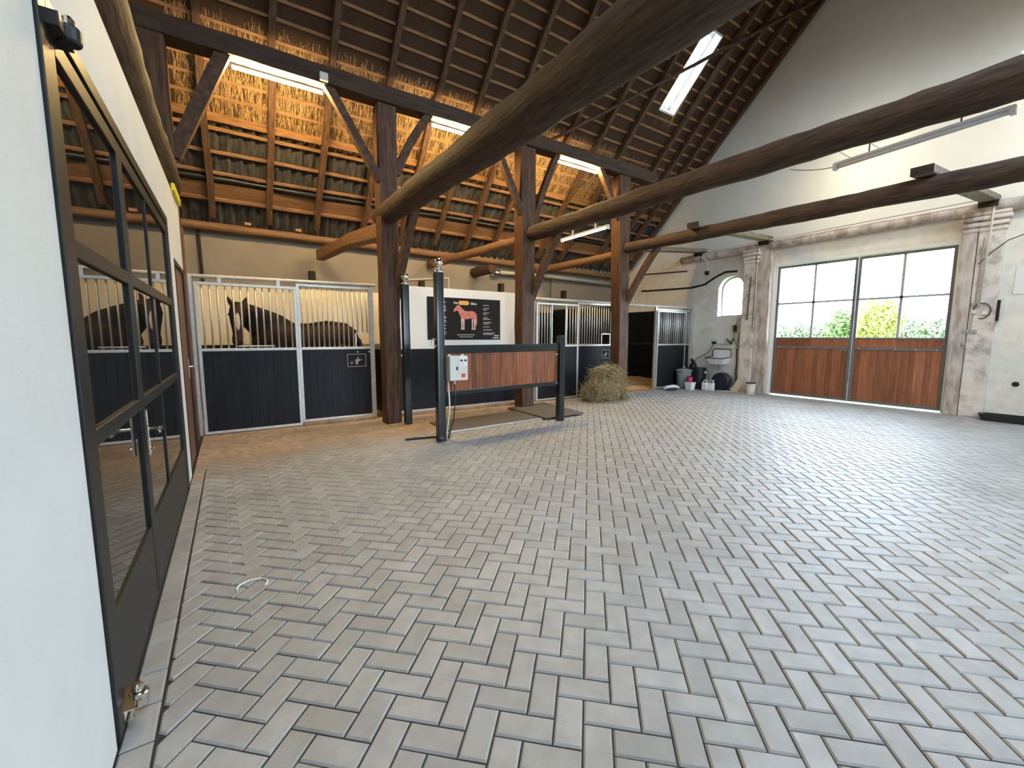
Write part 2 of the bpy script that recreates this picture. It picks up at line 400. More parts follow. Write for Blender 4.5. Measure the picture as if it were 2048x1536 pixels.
# ---- left wall with the glass door
WX = -.465
lw = MB()
lw.box(-.62, WX, -3.6, 2.08, 0, 3.25); lw.box(-.62, WX, 2.08, 5.50, 2.76, 3.25); lw.box(-.62, WX, 5.50, 5.96, 0, 3.25)
lw.box(-.62, WX, 5.96, 7.02, 2.44, 3.25); lw.box(-.62, WX, 7.02, 7.10, 0, 3.25); lw.box(-.70, -.60, -3.6, 7.45, 3.2, 3.6)
lw.box(-.70, -.62, -3.6, 7.45, 0, 3.25)
struct('wall_left', lw, 'plaster', 'smooth white plaster wall with the black glass door', 'wall')
struct('wall_left_wood', MB().box(-.62, -.50, 7.12, 7.485, 0, 3.2).box(-.62, -.50, 7.815, 8.27, 0, 3.2), 'brown_door', 'brown timber strip between the white wall and first box', 'wall')
struct('wall_far_left', MB().box(-3.1, -3.0, -3.6, 11.4, 0, 11.2), 'gable', 'wall of the room left of the white wall', 'wall')
d1 = thing('door_1', 'black steel framed double glass door in the white left wall', 'glass door', (WX, 3.8, 0), kind='structure')
fr = MB(); x0, x1 = WX-.05, WX+.012
fr.box(x0, x1, 2.085, 2.17, .02, 2.75); fr.box(x0, x1, 5.40, 5.49, .02, 2.75); fr.box(x0, x1, 2.17, 5.40, 2.68, 2.75); fr.box(x0, WX, 2.17, 5.40, .0, .045)
fr.build('frame', 'black', d1, bevel=.004)
def leaf(y0, y1, bars, nm):
    x0, x1 = WX-.045, WX+.008
    b = MB(); w = .06
    b.box(x0, x1, y0, y0+w, .05, 2.66); b.box(x0, x1, y1-w, y1, .05, 2.66); b.box(x0, x1, y0+w, y1-w, 2.58, 2.66)
    b.box(x0, x1, y0+w, y1-w, 1.885, 1.955); b.box(x0, x1, y0+w, y1-w, 1.17, 1.235)
    lf = b.build(nm, 'black', d1, bevel=.005)
    MB().box(x0+.01, x1-.004, y0+w, y1-w, .05, .47).build('kick_panel', 'black', lf, bevel=.003)
    for yb in bars: MB().box(x0+.01, x1-.006, yb-.013, yb+.013, .47, 2.58).build('glazing_bar', 'black', lf, bevel=.003)
    MB().box(WX-.016, WX-.008, y0+w-.01, y1-w+.01, .46, 2.60).build('glass_pane', 'dark_room_glass', lf)
    return lf
L1 = leaf(2.18, 3.27, [], 'door_leaf')
L2 = leaf(3.275, 5.39, [4.16], 'door_leaf')
hd = MB().box(WX+.02, WX+.032, 3.20, 3.25, .90, 1.17)
hd.tube([(WX+.03, 3.225, 1.06), (WX+.085, 3.225, 1.06), (WX+.09, 3.20, 1.06), (WX+.09, 3.06, 1.06)], .011, 10)
hd.tube([(WX+.03, 3.225, .94), (WX+.045, 3.225, .94)], .014, 10)
hd.build('door_handle', 'chrome', d1, bevel=.003)
for z in (.09, 2.66):
    h = MB().box(WX-.03, WX+.05, 2.13, 2.30, z-.03, z+.02); h.lathe((WX+.05, 2.23, z-.035), [(.032, 0), (.036, .01), (.036, .05), (.03, .06)], 16)
    h.build('pivot_hinge', 'chrome' if z < 1 else 'black', d1, bevel=.004)
    MB().lathe((WX+.05, 2.23, z+.028), [(.02, 0), (.02, .02), (.012, .03)], 14).build('hinge_bolt', 'chrome', d1)
d2 = thing('door_2', 'narrow brown wooden door beyond the glass door', 'door', (WX, 6.5, 0), kind='structure')
MB().box(WX-.06, WX-.012, 6.02, 6.96, .02, 2.38).build('door_leaf', 'brown_door', d2, bevel=.004)
f = MB(); f.box(WX-.06, WX+.006, 5.965, 6.02, 0, 2.435); f.box(WX-.06, WX+.006, 6.96, 7.015, 0, 2.435); f.box(WX-.06, WX+.006, 6.02, 6.96, 2.38, 2.435)
f.build('frame', 'soot', d2)
h = MB().box(WX-.012, WX, 6.86, 6.90, 1.05, 1.30); h.tube([(WX, 6.88, 1.2), (WX+.05, 6.88, 1.2), (WX+.055, 6.76, 1.2)], .01, 8); h.build('door_handle', 'chrome', d2)
MB().box(WX+.001, WX+.035, 6.35, 7.08, 3.245, 3.33).build('yellow_foam_strip', 'yellow', bevel=.01, label='bright yellow foam bar on top of the white wall under the log', cat='foam strip')

# ---- back wall of the boxes, end wall, gable
BY = 11.15
struct('wall_back', MB().box(-3.1, 12.5, BY, BY+.25, 0, 3.95), 'greywall', 'grey plastered outer wall behind the horse boxes', 'wall')
struct('wall_back_cream', MB().box(-.55, 5.9, BY-.03, BY, 1.40, 2.69), 'cream', 'cream wall band behind the brown horse', 'wall')
tb = MB()
for k in range(26):
    x = -.55+k*.248; tb.box(x, x+.244, BY-.06, BY, 0, 1.40, random.random())
struct('wall_back_planks', tb, 'panel', 'black planks lining the foot of the wall behind the horse', 'wall')
GX = 12.42
gl = MB(); gl.box(GX, GX+.4, 7.50, 11.2, 0, 4.06)
gl.box(GX, GX+.4, 5.92, 6.73, 0, 4.06); gl.box(GX, GX+.4, 6.73, 7.50, 0, 2.20)
gl.box(GX, GX+.4, 2.37, 5.92, 3.54, 4.06); gl.box(GX, GX+.4, -3.6, 2.37, 0, 4.06)
R_ = .385; zc = 2.97; yc = 7.115
arc = [(yc-R_*cos(a*pi/16), zc+R_*sin(a*pi/16)) for a in range(17)]
for a, b in zip(arc[:-1], arc[1:]):
    gl.hexa([(GX, a[0], a[1]), (GX, b[0], b[1]), (GX, b[0], 4.06), (GX, a[0], 4.06)], [(GX+.4, a[0], a[1]), (GX+.4, b[0], b[1]), (GX+.4, b[0], 4.06), (GX+.4, a[0], 4.06)])
struct('wall_gable', gl, 'oldplaster', 'stained old plaster gable wall around the wooden doors', 'wall')
up_ = MB(); up_.poly([(GX+.06, 10.95, 4.05), (GX+.06, RIDGE, rz(RIDGE)+.1), (GX+.06, 2*RIDGE-10.95, 4.05)], (.3, 0, 0))
struct('wall_gable_upper', up_, 'gable', 'plain white upper gable wall under the thatch', 'wall')
cr = MB().tube([(GX-.004, 10.4, 3.2), (GX-.004, 9.2, 3.16), (GX-.006, 8.4, 3.14), (GX-.006, 7.95, 3.2), (GX-.006, 7.62, 3.38), (GX-.006, 7.3, 3.5), (GX-.006, 6.95, 3.48)], .032, 6)
struct('trim_1', cr, 'soot', 'dark line of a settled crack running to the arched window', 'crack')
struct('trim_2', MB().tube([(GX-.004, 10.4, 3.78), (GX-.004, 8.6, 3.68)], .022, 6), 'soot', 'thin dark crack high on the wall above the last box', 'crack')
struct('trim_3', MB().box(GX-.10, GX+.1, 8.55, 11.2, 0, 2.55), 'oldplaster', 'thicker foot of the plaster wall inside the last box', 'wall')
# south side of the barn (behind the camera): low wall, wide open doors
SDX0, SDX1, SDZ = 3.4, 6.2, 2.7
sw = MB(); sw.box(-3.1, SDX0, -3.6, -3.4, 0, 3.9); sw.box(SDX1, 12.8, -3.6, -3.4, 0, 3.9); sw.box(SDX0, SDX1, -3.6, -3.4, SDZ, 3.9)
struct('wall_right', sw, 'plaster', 'outer wall of the open side of the barn', 'wall')

# ---- pillars and door surrounds on the gable
def pillar(y0, y1, name, mt, label, cap=True, z1=4.0, px=.16):
    b = MB().box(GX-px, GX, y0, y1, 0, z1)
    o = b.build(name, mt, bevel=.012, label=label, cat='pillar', kind='structure')
    if cap:
        c = MB()
        for k, (za, e) in enumerate(((3.62, .02), (3.72, .045), (3.83, .07), (3.92, .06))):
            c.box(GX-px-e, GX, y0-e, y1+e*.4, za, za+.08)
        c.build('pillar_cap', mt, o, bevel=.02)
    return o
pillar(6.32, 6.68, 'trim_4', 'pillar', 'pale plaster pillar with moulded cap right of the arched window')
pillar(5.97, 6.31, 'trim_5', 'pillar_brown', 'flaking brown door jamb left of the barn doors', False, 3.98, .12)
pillar(2.16, 2.37, 'trim_6', 'pillar_brown', 'narrow flaking jamb right of the barn doors', True, 3.98, .12)
pillar(1.80, 2.15, 'trim_7', 'pillar', 'dirty plaster pillar with moulded cap right of the barn doors', True, 4.0, .10)
# gable door
d3 = thing('door_3', 'red hardwood double barn doors with large glazed upper half', 'barn door', (GX, 4.1, 0), kind='structure')
f = MB(); f.box(GX+.02, GX+.16, 5.86, 5.93, 0, 3.54); f.box(GX+.02, GX+.16, 2.37, 2.43, 0, 3.54); f.box(GX+.0, GX+.16, 2.37, 5.93, 3.47, 3.54)
f.build('frame', 'white_frame', d3, bevel=.004)
def gleaf(y0, y1):
    x0, x1 = GX+.05, GX+.11; b = MB(); w = .06
    b.box(x0, x1, y0, y0+w, .03, 3.46); b.box(x0, x1, y1-w, y1, .03, 3.46); b.box(x0, x1, y0+w, y1-w, 3.40, 3.46)
    b.box(x0, x1, y0+w, y1-w, .03, .09); b.box(x0-.005, x1, y0+w, y1-w, 1.285, 1.345); b.box(x0, x1, y0+w, y1-w, 1.535, 1.575)
    lf = b.build('door_leaf', 'grey_frame', d3, bevel=.004)
    p = MB(); n = 11; st = (y1-y0-2*w)/n
    for k in range(n): p.box(x0+.012, x1-.012, y0+w+k*st+.002, y0+w+(k+1)*st-.002, .09, 1.285, random.random())
    p.build('plank_panel', 'doorwood', lf, bevel=.003)
    q = MB()
    for k in range(2): q.box(x0+.008, x1-.012, y0+w+k*(y1-y0-2*w)/2+.002, y0+w+(k+1)*(y1-y0-2*w)/2-.002, 1.345, 1.535, random.random())
    q.build('top_board', 'doorwood', lf)
    ym = (y0+y1)/2
    g = MB().box(x0+.015, x1-.015, ym-.026, ym+.026, 1.575, 3.40); g.box(x0+.015, x1-.015, y0+w, y1-w, 2.447, 2.497)
    g.build('glazing_bar', 'glare_bar', lf)
    MB().box(x0+.028, x0+.034, y0+w, y1-w, 1.575, 3.40).build('glass_pane', 'glass', lf)
    sc_ = MB()
    for k in range(5): sc_.lathe((x0-.008, y0+.15+k*(y1-y0-.3)/4, 1.315), [(.013, -.006), (.01, .004)], 8, 'x')
    sc_.build('bolt_row', 'steel', lf)
    return lf
gleaf(4.085, 5.855); gleaf(2.435, 4.075)
h = MB().tube([(GX+.05, 4.14, 1.27), (GX-.02, 4.14, 1.27), (GX-.03, 4.32, 1.27)], .013, 8); h.build('door_handle', 'chrome', d3)
MB().tube([(GX+.03, 4.08, .05), (GX+.03, 4.08, .5)], .014, 8).build('floor_bolt', 'steel', d3)
MB().tube([(GX+.03, 4.08, 2.2), (GX+.03, 4.08, 3.4)], .014, 8).build('top_bolt', 'steel', d3)
# arched window
w1 = thing('window_1', 'small round arched window in the gable left of the barn doors', 'window', (GX, yc, 2.2), kind='structure')
b = MB(); out = [(yc-.385, 2.2)]+arc[0:]+[(yc+.385, 2.2)]
def arcpath(r): return [(GX+.2, yc-r, 2.22)]+[(GX+.2, yc-r*cos(a*pi/16), zc+r*sin(a*pi/16)) for a in range(17)]+[(GX+.2, yc+r, 2.22), (GX+.2, yc-r, 2.22)]
b.tube(arcpath(.365), .018, 6); b.build('frame', 'grey_frame', w1)
b = MB().box(GX+.19, GX+.21, yc-.01, yc+.01, 2.22, 3.32); b.box(GX+.19, GX+.21, yc-.36, yc+.36, 2.55, 2.565); b.box(GX+.19, GX+.21, yc-.36, yc+.36, 2.9, 2.915)
b.build('glazing_bar', 'white_frame', w1)
b = MB().poly([(GX+.198, p[0], p[1]) for p in [(yc-.37, 2.2)]+[(yc-.37*cos(a*pi/16), zc+.37*sin(a*pi/16)) for a in range(17)]+[(yc+.37, 2.2)]], (.004, 0, 0))
b.build('glass_pane', 'glass', w1)

# ---- roof: thatch slab with skylight hole, tiles below, battens
HX0, HX1, HY0, HY1 = 9.47, 10.10, 6.30, 7.60
def slab(b, x0, x1, y0, y1, o0=0, o1=.3):
    b.hexa([RP(x0, y0, o0), RP(x1, y0, o0), RP(x1, y1, o0), RP(x0, y1, o0)], [RP(x0, y0, o1), RP(x1, y0, o1), RP(x1, y1, o1), RP(x0, y1, o1)])
th = MB()
slab(th, -3.1, HX0, RIDGE, 9.62); slab(th, HX1, GX+.3, RIDGE, 9.62); slab(th, HX0, HX1, RIDGE, HY0); slab(th, HX0, HX1, HY1, 9.62)
ceil = struct('ceiling', th, 'thatch', 'dark reed thatch roof carried by battens and rafters', 'thatched roof', org=(6, 7, 7))
def bat(x0, x1, y, w=.045, h=.032, off=-.014, nm='roof_batten', mt='batten'):
    b = MB(); n = max(1, int((x1-x0)/1.8)); pts = [RP(x0+(x1-x0)*i/n, y+random.uniform(-.012, .012), off) for i in range(n+1)]
    for p, q in zip(pts[:-1], pts[1:]): b.bar(p, q, w, h, (0, S, 1))
    return b.build(nm, mt, ceil)
y = 9.50
while y > RIDGE+.1:
    if HY0-.05 < y < HY1+.05: bat(-3, HX0-.02, y); bat(HX1+.02, GX, y)
    else: bat(-3, GX, y)
    y -= .2
for y in (9.68, 9.98, 10.27): bat(-3, GX, y, .05, .035, -.03)
bat(-3, GX, 9.545, .09, .03, -.03)
tl = MB(); nx = 150*2; 
for (ya, yb, o) in ((9.55, 9.98, .05), (9.92, 10.29, .045), (10.22, 10.62, .04), (10.55, 11.5, .035)):
    base = len(tl.v)
    for j, yy in enumerate((ya, yb)):
        for i in range(nx*3+1):
            x = -3+i*(GX+.3+3)/(nx*3); ph = (x % .205)/.205
            hgt = .028*sin(2*pi*ph)+.012*sin(4*pi*ph)
            tl.v.append(RP(x, yy, o+hgt-(.025 if j else 0))); tl.t.append(.5)
    for i in range(nx*3): a = base+i; tl.f.append((a, a+1, a+nx*3+2, a+nx*3+1))
tl.build('roof_tiles', 'tile', ceil, smooth=True)
MB().hexa([RP(-3, 10.25, .10), RP(GX+.3, 10.25, .10), RP(GX+.3, 11.6, .10), RP(-3, 11.6, .10)], [RP(-3, 9.5, .16), RP(GX+.3, 9.5, .16), RP(GX+.3, 11.6, .16), RP(-3, 11.6, .16)]).build('roof_underlay', 'film', ceil)
fm = MB(); pts = [RP(-2.8+i*.5, 10.36, -.035+.02*sin(i*1.3)) for i in range(31)]
fm.tube(pts, [.035+.02*sin(i*.9)**2 for i in range(31)], 8); fm.build('black_foil_roll', 'film', ceil, smooth=True)
bd = MB(); bd.hexa([RP(-3, 10.43, -.02), RP(GX, 10.43, -.02), RP(GX, 10.43, .0), RP(-3, 10.43, 0)], [RP(-3, 10.66, -.02), RP(GX, 10.66, -.02), RP(GX, 10.66, 0), RP(-3, 10.66, 0)])
bd.build('eave_board', 'eave', ceil)
MB().bar(RP(-3, 10.67, -.03), RP(GX, 10.67, -.03), .06, .05, (0, S, 1)).build('eave_lath', 'batten', ceil)
# loose reed ends between the battens, coloured bright where the lamps glow
rd = MB()
for k in range(9000):
    x = random.uniform(-.5, 9.0) if random.random() < .75 else random.uniform(-.5, GX-.1)
    y0 = random.uniform(8.55, 9.62); l = random.uniform(.12, .30); dx = random.gauss(0, .03)
    a = RP(x, y0-l*.7, random.uniform(-.004, .006)); c = RP(x+dx, min(9.72, y0), -random.uniform(.004, .04)); w = .0035
    rd.add([a-Vector((w, 0, 0)), a+Vector((w, 0, 0)), c+Vector((w*.6, 0, 0)), c-Vector((w*.6, 0, 0))], [(0, 1, 2, 3)], random.random())
ro = rd.build('reed_ends', 'reed', ceil); ro['kind'] = 'stuff'
# far slope
fs = MB()
def slabS(x0, x1, y0, y1): fs.hexa([RS(x0, y0), RS(x1, y0), RS(x1, y1), RS(x0, y1)], [RS(x0, y0, .3), RS(x1, y0, .3), RS(x1, y1, .3), RS(x0, y1, .3)])
FSK = ((.4, 2.0), (3.4, 5.0), (6.4, 8.0), (9.4, 11.0)); FY0_, FY1_ = 7.6, 9.6  # unseen roof openings added to bring daylight onto floor and gable
slabS(-3.1, GX+.3, RIDGE, FY0_); slabS(-3.1, GX+.3, FY1_, 11.5)
xx = -3.1
for a_, c_ in FSK: slabS(xx, a_, FY0_, FY1_); xx = c_
slabS(xx, GX+.3, FY0_, FY1_)
struct('ceiling_far_slope', fs, 'thatch', 'far slope of the thatched roof', 'thatched roof')
# skylight
w2 = thing('window_2', 'white framed skylight set deep in the thatch', 'skylight', tuple(RP(9.78, 6.95)), kind='structure')
b = MB()
for (xa, xb, ya, yb) in ((HX0, HX0+.03, HY0, HY1), (HX1-.03, HX1, HY0, HY1), (HX0, HX1, HY0, HY0+.03), (HX0, HX1, HY1-.03, HY1)): slab(b, xa, xb, ya, yb, .02, .33)
b.build('reveal_lining', 'white_frame', w2)
b = MB()
for (xa, xb, ya, yb) in ((HX0+.03, HX0+.08, HY0+.03, HY1-.03), (HX1-.08, HX1-.03, HY0+.03, HY1-.03), (HX0+.03, HX1-.03, HY0+.03, HY0+.1), (HX0+.03, HX1-.03, HY1-.1, HY1-.03)): slab(b, xa, xb, ya, yb, .26, .31)
b.build('frame', 'white_frame', w2)
b = MB(); slab(b, HX0+.08, HX1-.08, HY0+.1, HY1-.1, .28, .288); b.build('glass_pane', 'glass', w2)
st = MB()
for k in range(60):
    yy = random.uniform(7.2, 7.66); x = random.choice((random.uniform(HX0, HX1), HX1-random.uniform(0, .05)))
    a = RP(x, yy, .0); c = RP(x+random.gauss(0, .04), yy+random.uniform(.05, .2), -random.uniform(.0, .08)); w = .003
    st.add([a-Vector((w, 0, 0)), a+Vector((w, 0, 0)), c+Vector((w, 0, 0)), c-Vector((w, 0, 0))], [(0, 1, 2, 3)], random.random())
s_ = st.build('reed_fringe', 'reed', w2); s_['kind'] = 'stuff'

# ================================================================== TIMBER FRAME
def log(name, a, b, r0, r1, label, cat, mt='log', nseg=46, org=None, sag=0):
    pts = pl(a, b, nseg, sag, .006); b_ = MB()
    rad = [(r0+(r1-r0)*i/nseg)*(1+.035*sin(i*.55+a[0])+random.uniform(-.012, .012)) for i in range(nseg+1)]
    b_.tube(pts, rad, 22, rough=.035)
    o = b_.build(name, mt, smooth=True, label=label, cat=cat)
    o.data.polygons[-1].use_smooth = False; o.data.polygons[-2].use_smooth = False
    return o
log('tie_beam', (-.635, 7.9, 3.70), (-.62, -3.4, 3.70), .19, .21, 'weathered round log lying along the top of the white left wall', 'log beam')
log('tie_beam', (2.44, 8.02, 3.74), (2.47, -.4, 3.63), .185, .245, 'thickest round log beam crossing nearest overhead', 'log beam')
log('tie_beam', (5.48, 7.80, 3.76), (5.49, -.6, 3.67), .15, .165, 'scratched middle round log beam crossing the barn', 'log beam')
log('tie_beam', (8.42, 7.75, 3.79), (8.45, -.6, 3.67), .125, .165, 'farthest round log beam crossing in front of the barn doors', 'log beam')
def post(x0, x1, y0, y1, label, z1=5.5, x0t=None, x1t=None):
    b = MB(); n = 12; x0t = x0 if x0t is None else x0t; x1t = x1 if x1t is None else x1t
    V = []; Fc = []
    for i in range(n+1):
        t = i/n; z = z1*t; j = lambda: random.uniform(-.008, .008)
        a, c = x0+(x0t-x0)*t+j(), x1+(x1t-x1)*t+j()
        V += [(a, y0+j(), z), (c, y0+j(), z), (c+j(), y1, z), (a+j(), y1, z)]
    for i in range(n):
        for k in range(4): Fc.append((i*4+k, i*4+(k+1) % 4, i*4+4+(k+1) % 4, i*4+4+k))
    Fc += [(3, 2, 1, 0), (n*4, n*4+1, n*4+2, n*4+3)]
    b.add(V, Fc)
    return b.build('timber_post', 'post', bevel=.018, label=label, cat='post')
post(-.80, -.49, 7.50, 7.80, 'dark timber post at the end of the white wall')
post(2.27, 2.56, 7.56, 7.86, 'thick timber post between first horse box and wash stand', x0t=2.27, x1t=2.60)
post(5.24, 5.56, 7.56, 7.86, 'timber post between the wash stand and the hay', x0t=5.22, x1t=5.58)
post(8.29, 8.60, 7.56, 7.86, 'timber post beside the open last box', x0t=8.10, x1t=8.48)
b = MB()
n = 26; V = []; Fc = []
for i in range(n+1):
    x = -3+i*(9.4+3)/n; j = lambda: random.uniform(-.012, .012)
    V += [(x, 7.5+j(), 5.5+j()), (x, 7.80+j(), 5.5+j()), (x, 7.80+j(), 5.76+j()), (x, 7.5+j(), 5.76+j())]
for i in range(n):
    for k in range(4): Fc.append((i*4+k, i*4+(k+1) % 4, i*4+4+(k+1) % 4, i*4+4+k))
Fc += [(3, 2, 1, 0), (n*4, n*4+1, n*4+2, n*4+3)]
b.add(V, Fc); b.build('roof_purlin', 'plate', bevel=.015, label='long square timber plate resting on the row of posts', cat='beam')
def brace(a, c, w, d, label, upv=(0, 1, 0), bow=.0):
    b = MB(); a, c = Vector(a), Vector(c); n = 7; P = []
    dr = (c-a).normalized(); side = dr.cross(Vector(upv)).normalized()
    for i in range(n+1):
        t = i/n; P.append(a.lerp(c, t)+side*bow*4*t*(1-t)+Vector((random.uniform(-.005, .005),)*3))
    for i in range(n): b.bar(P[i], P[i+1]+(P[i+1]-P[i])*.02, w, d, upv)
    return b.build('knee_brace', 'brace', label=label, cat='brace')
brace((.16, 7.62, 5.55), (-.50, 7.62, 4.02), .17, .14, 'broad dark knee brace at the left end of the first lamp')
brace((1.50, 7.62, 5.55), (2.30, 7.62, 4.25), .13, .12, 'knee brace from the right end of the first lamp to thick post')
brace((3.22, 7.62, 5.55), (2.58, 7.62, 4.40), .13, .12, 'knee brace from the thick post to the left end of second lamp', bow=-.04)
brace((4.52, 7.62, 5.55), (5.26, 7.62, 4.15), .12, .12, 'knee brace left of the post between wash stand and hay')
brace((6.20, 7.62, 5.55), (5.56, 7.62, 4.00), .12, .12, 'knee brace from the hay side post to the third lamp', bow=-.04)
brace((7.46, 7.62, 5.55), (8.15, 7.62, 4.50), .12, .12, 'knee brace from the right end of third lamp to far post')
brace((2.55, 7.70, 2.30), (2.60, 6.80, 3.66), .12, .13, 'knee brace from the thick post up to the thickest log', (1, 0, 0), .03)
brace((5.55, 7.74, 2.28), (5.56, 6.75, 3.70), .11, .13, 'knee brace under the scratched middle log', (1, 0, 0), .03)
brace((8.52, 7.74, 2.25), (8.52, 6.70, 3.70), .11, .15, 'knee brace from the far post up to the farthest log', (1, 0, 0), .05)
# short beams from the posts back to the outer wall
b = MB(); b.bar((2.40, 7.84, 3.46), (2.12, 9.2, 3.50), .24, .28, w2=.22, h2=.24); b.bar((2.12, 9.2, 3.49), (1.84, 10.85, 3.44), .22, .22, w2=.2, h2=.24)
b.build('outrigger_beam', 'eave', bevel=.03, label='rough hewn beam stub running back from the thick post', cat='beam')
log('outrigger_beam', (5.46, 7.84, 3.69), (4.62, 11.05, 3.52), .095, .11, 'slim round beam running back from the post beside the hay', 'beam', 'eave', 16)
log('outrigger_beam', (8.48, 7.84, 3.69), (8.18, 11.1, 3.62), .10, .11, 'slim round beam running back from the far post', 'beam', 'eave', 16)
log('outrigger_beam', (6.2, 10.4, 3.46), (6.0, 11.14, 3.42), .12, .14, 'short dark beam end in the outer wall above the wash stand', 'beam', 'log', 8)
log('wall_plate_log', (-2.9, 10.98, 3.86), (12.3, 10.98, 3.72), .085, .08, 'slim round log along the top of the back wall', 'beam', 'eave', 40)
# rafters
RX = [-2.0, -1.05, -.15, .86, 1.79, 2.80, 3.75, 4.66, 5.55, 6.38, 7.15, 8.08, 8.95, 10.42, 10.98, 11.55, 12.2]
ORD = 'first second third fourth fifth sixth seventh eighth ninth tenth eleventh twelfth thirteenth fourteenth fifteenth sixteenth seventeenth'.split()
for k, x in enumerate(RX):
    b = MB(); n = 14; o = -.095
    P = [RP(x+random.uniform(-.018, .018), RIDGE+.05+(10.92-RIDGE-.05)*i/n, o) for i in range(n+1)]
    for i in range(n):
        w = .085+.03*(i/n)+random.uniform(-.006, .006)
        b.bar(P[i], P[i+1]+(P[i+1]-P[i])*.01, w, .13, (0, S, 1))
    lab = 'long dark rafter left of the white wall, out under the thatch' if k < 2 else '%s roof rafter counted from the white wall along the thatch' % ORD[k-2]
    if k == 12: lab = 'roof rafter just left of the skylight'
    if k == 13: lab = 'roof rafter just right of the skylight'
    if k > 13: lab = '%s roof rafter right of the skylight towards the gable' % ORD[k-13]
    if k == 0: lab = 'outermost rafter seen far left over the log on the white wall'
    b.build('roof_rafter', 'rafter', label=lab, cat='rafter', group='roof rafters')
log('wind_brace', tuple(RP(6.55, 8.62, -.24)), tuple(RP(12.1, 5.18, -.24)), .04, .04, 'long thin pole running diagonally under the thatch past the skylight', 'brace', 'brace', 20)
for x, t in ((.45, 'left of'), (1.42, 'right of')):
    MB().box(x-.06, x+.06, 10.90, 11.0, 3.93, 3.99).build('wooden_chock', 'batten', label='small wooden chock on the wall log %s the second rafter' % t, cat='wood block')
# dark beam stubs on the back wall
for x, z, t in ((1.68, 2.86, 'above the horse'), (4.38, 2.86, 'left above the white wash wall'), (6.9, 2.93, 'right above the white wash wall'), (9.35, 2.86, 'above the hay')):
    MB().box(x-.07, x+.07, BY-.14, BY+.05, z, z+.24).build('beam_stub', 'soot', bevel=.008, label='short dark timber stub on the back wall '+t, cat='beam stub')
# joists over the last bay
jo = ((8.08, 'nearest the stalls'), (5.85, 'above the left pillar'), (2.05, 'above the right pillar'))
for yj, t in jo:
    dy = {8.08: 0, 5.85: .30, 2.05: .0}[yj]
    b = MB(); a = Vector((8.55 if yj > 8 else 8.18, yj-dy*.9, 3.90)); c = Vector((GX+.04, yj+dy, 4.235))
    b.bar(a, c, .25, .12, w2=.24, h2=.12)
    jj = b.build('loft_joist', 'joist', bevel=.02, label='loft joist from the farthest log to the gable, '+t, cat='joist')
    d_ = (c-a).normalized(); MB().bar(a-d_*.012, a-d_*.001, .245, .115).build('sawn_end', 'log_end', jj, label='dark sawn end')
    MB().box(GX-.26, GX+.02, yj+dy-.13, yj+dy+.13, 4.06, 4.17).build('joist_pad', 'soot', label='dark bearing block under the joist '+t, cat='wood block')
log('gable_plate', (12.33, 8.75, 4.02), (12.33, -2.3, 4.10), .10, .11, 'old round timber plate across the gable above the barn doors', 'beam', 'pillar_brown', 40)

# ================================================================== LAMPS
def lamp(a, c, name, label, mt, group=None, body='boxgrey', off=(0, 0, .03), r=.022):
    a, c = Vector(a), Vector(c); mid = (a+c)/2; d = (c-a).normalized()
    t = thing(name, label, 'lamp', tuple(mid), group)
    o = Vector(off)
    MB().bar(a+o, c+o, .05, .03).build('lamp_body', body, t, bevel=.005)
    MB().tube([a+d*.03, c-d*.03], r, 12).build('lamp_tube', mt, t, smooth=True)
    MB().bar(a, a+d*.035, .055, .055).build('end_cap', body, t); MB().bar(c-d*.035, c, .055, .055).build('end_cap', body, t)
    return t
lamp((.22, 7.74, 5.455), (1.49, 7.74, 5.455), 'tube_lamp', 'glowing warm tube lamp under the plate nearest the white wall', 'tube_warm', 'warm tube lamps')
lamp((3.29, 7.74, 5.455), (4.56, 7.74, 5.455), 'tube_lamp', 'glowing warm tube lamp partly hidden by the thickest log', 'tube_warm', 'warm tube lamps')
lamp((6.24, 7.74, 5.455), (7.51, 7.74, 5.455), 'tube_lamp', 'glowing warm tube lamp under the plate nearest the gable', 'tube_warm', 'warm tube lamps')
lw_ = lamp((5.52, 6.63, 3.45), (5.50, 5.36, 3.45), 'tube_lamp', 'white tube lamp under the middle log near the stalls', 'tube_white', None, 'white')
g = lamp((5.50, 2.10, 3.39), (5.50, .83, 3.45), 'tube_lamp', 'grey switched-off tube lamp slung under the middle log', 'lampgrey', None, 'lampgrey')
for yy in (5.7, 6.3): MB().box(5.495, 5.525, yy-.015, yy+.015, 3.48, 3.58).build('bracket', 'steel', lw_)
for yy in (1.15, 1.8): MB().tube([(5.5, yy, 3.42), (5.5, yy, 3.56)], .006, 6).build('hanger', 'cable', g)
MB().tube(pl((5.50, 2.10, 3.40), (5.52, 2.55, 3.52), 6, .02), .004, 6).build('lamp_cable', 'cable', g)
ga = lamp((10.6, 1.64, 6.0), (10.6, .37, 6.0), 'tube_lamp', 'lit tube lamp hanging before the upper gable at the right edge', 'tube_day', None, 'white')
gb = lamp((11.2, 4.75, 5.72), (11.2, 3.48, 5.72), 'tube_lamp', 'added tube lamp unseen behind the middle log to light the upper gable', 'tube_day', None, 'white')  # unseen lamp added for the glow on the upper gable
for g_, x, ys in ((ga, 10.6, (.6, 1.4)), (gb, 11.2, (3.85, 4.4))):
    zz = 5.735 if g_ is gb else 6.015
    for yy in ys: MB().bar((x, yy, zz+.02), (GX+.07, yy, zz+.02), .02, .02).build('wall_arm', 'steel', g_)
MB().box(1.38, 1.50, 7.44, 7.50, 5.50, 5.62).build('junction_box', 'boxgrey', bevel=.008, label='grey junction box on the plate by the first lamp', cat='junction box')

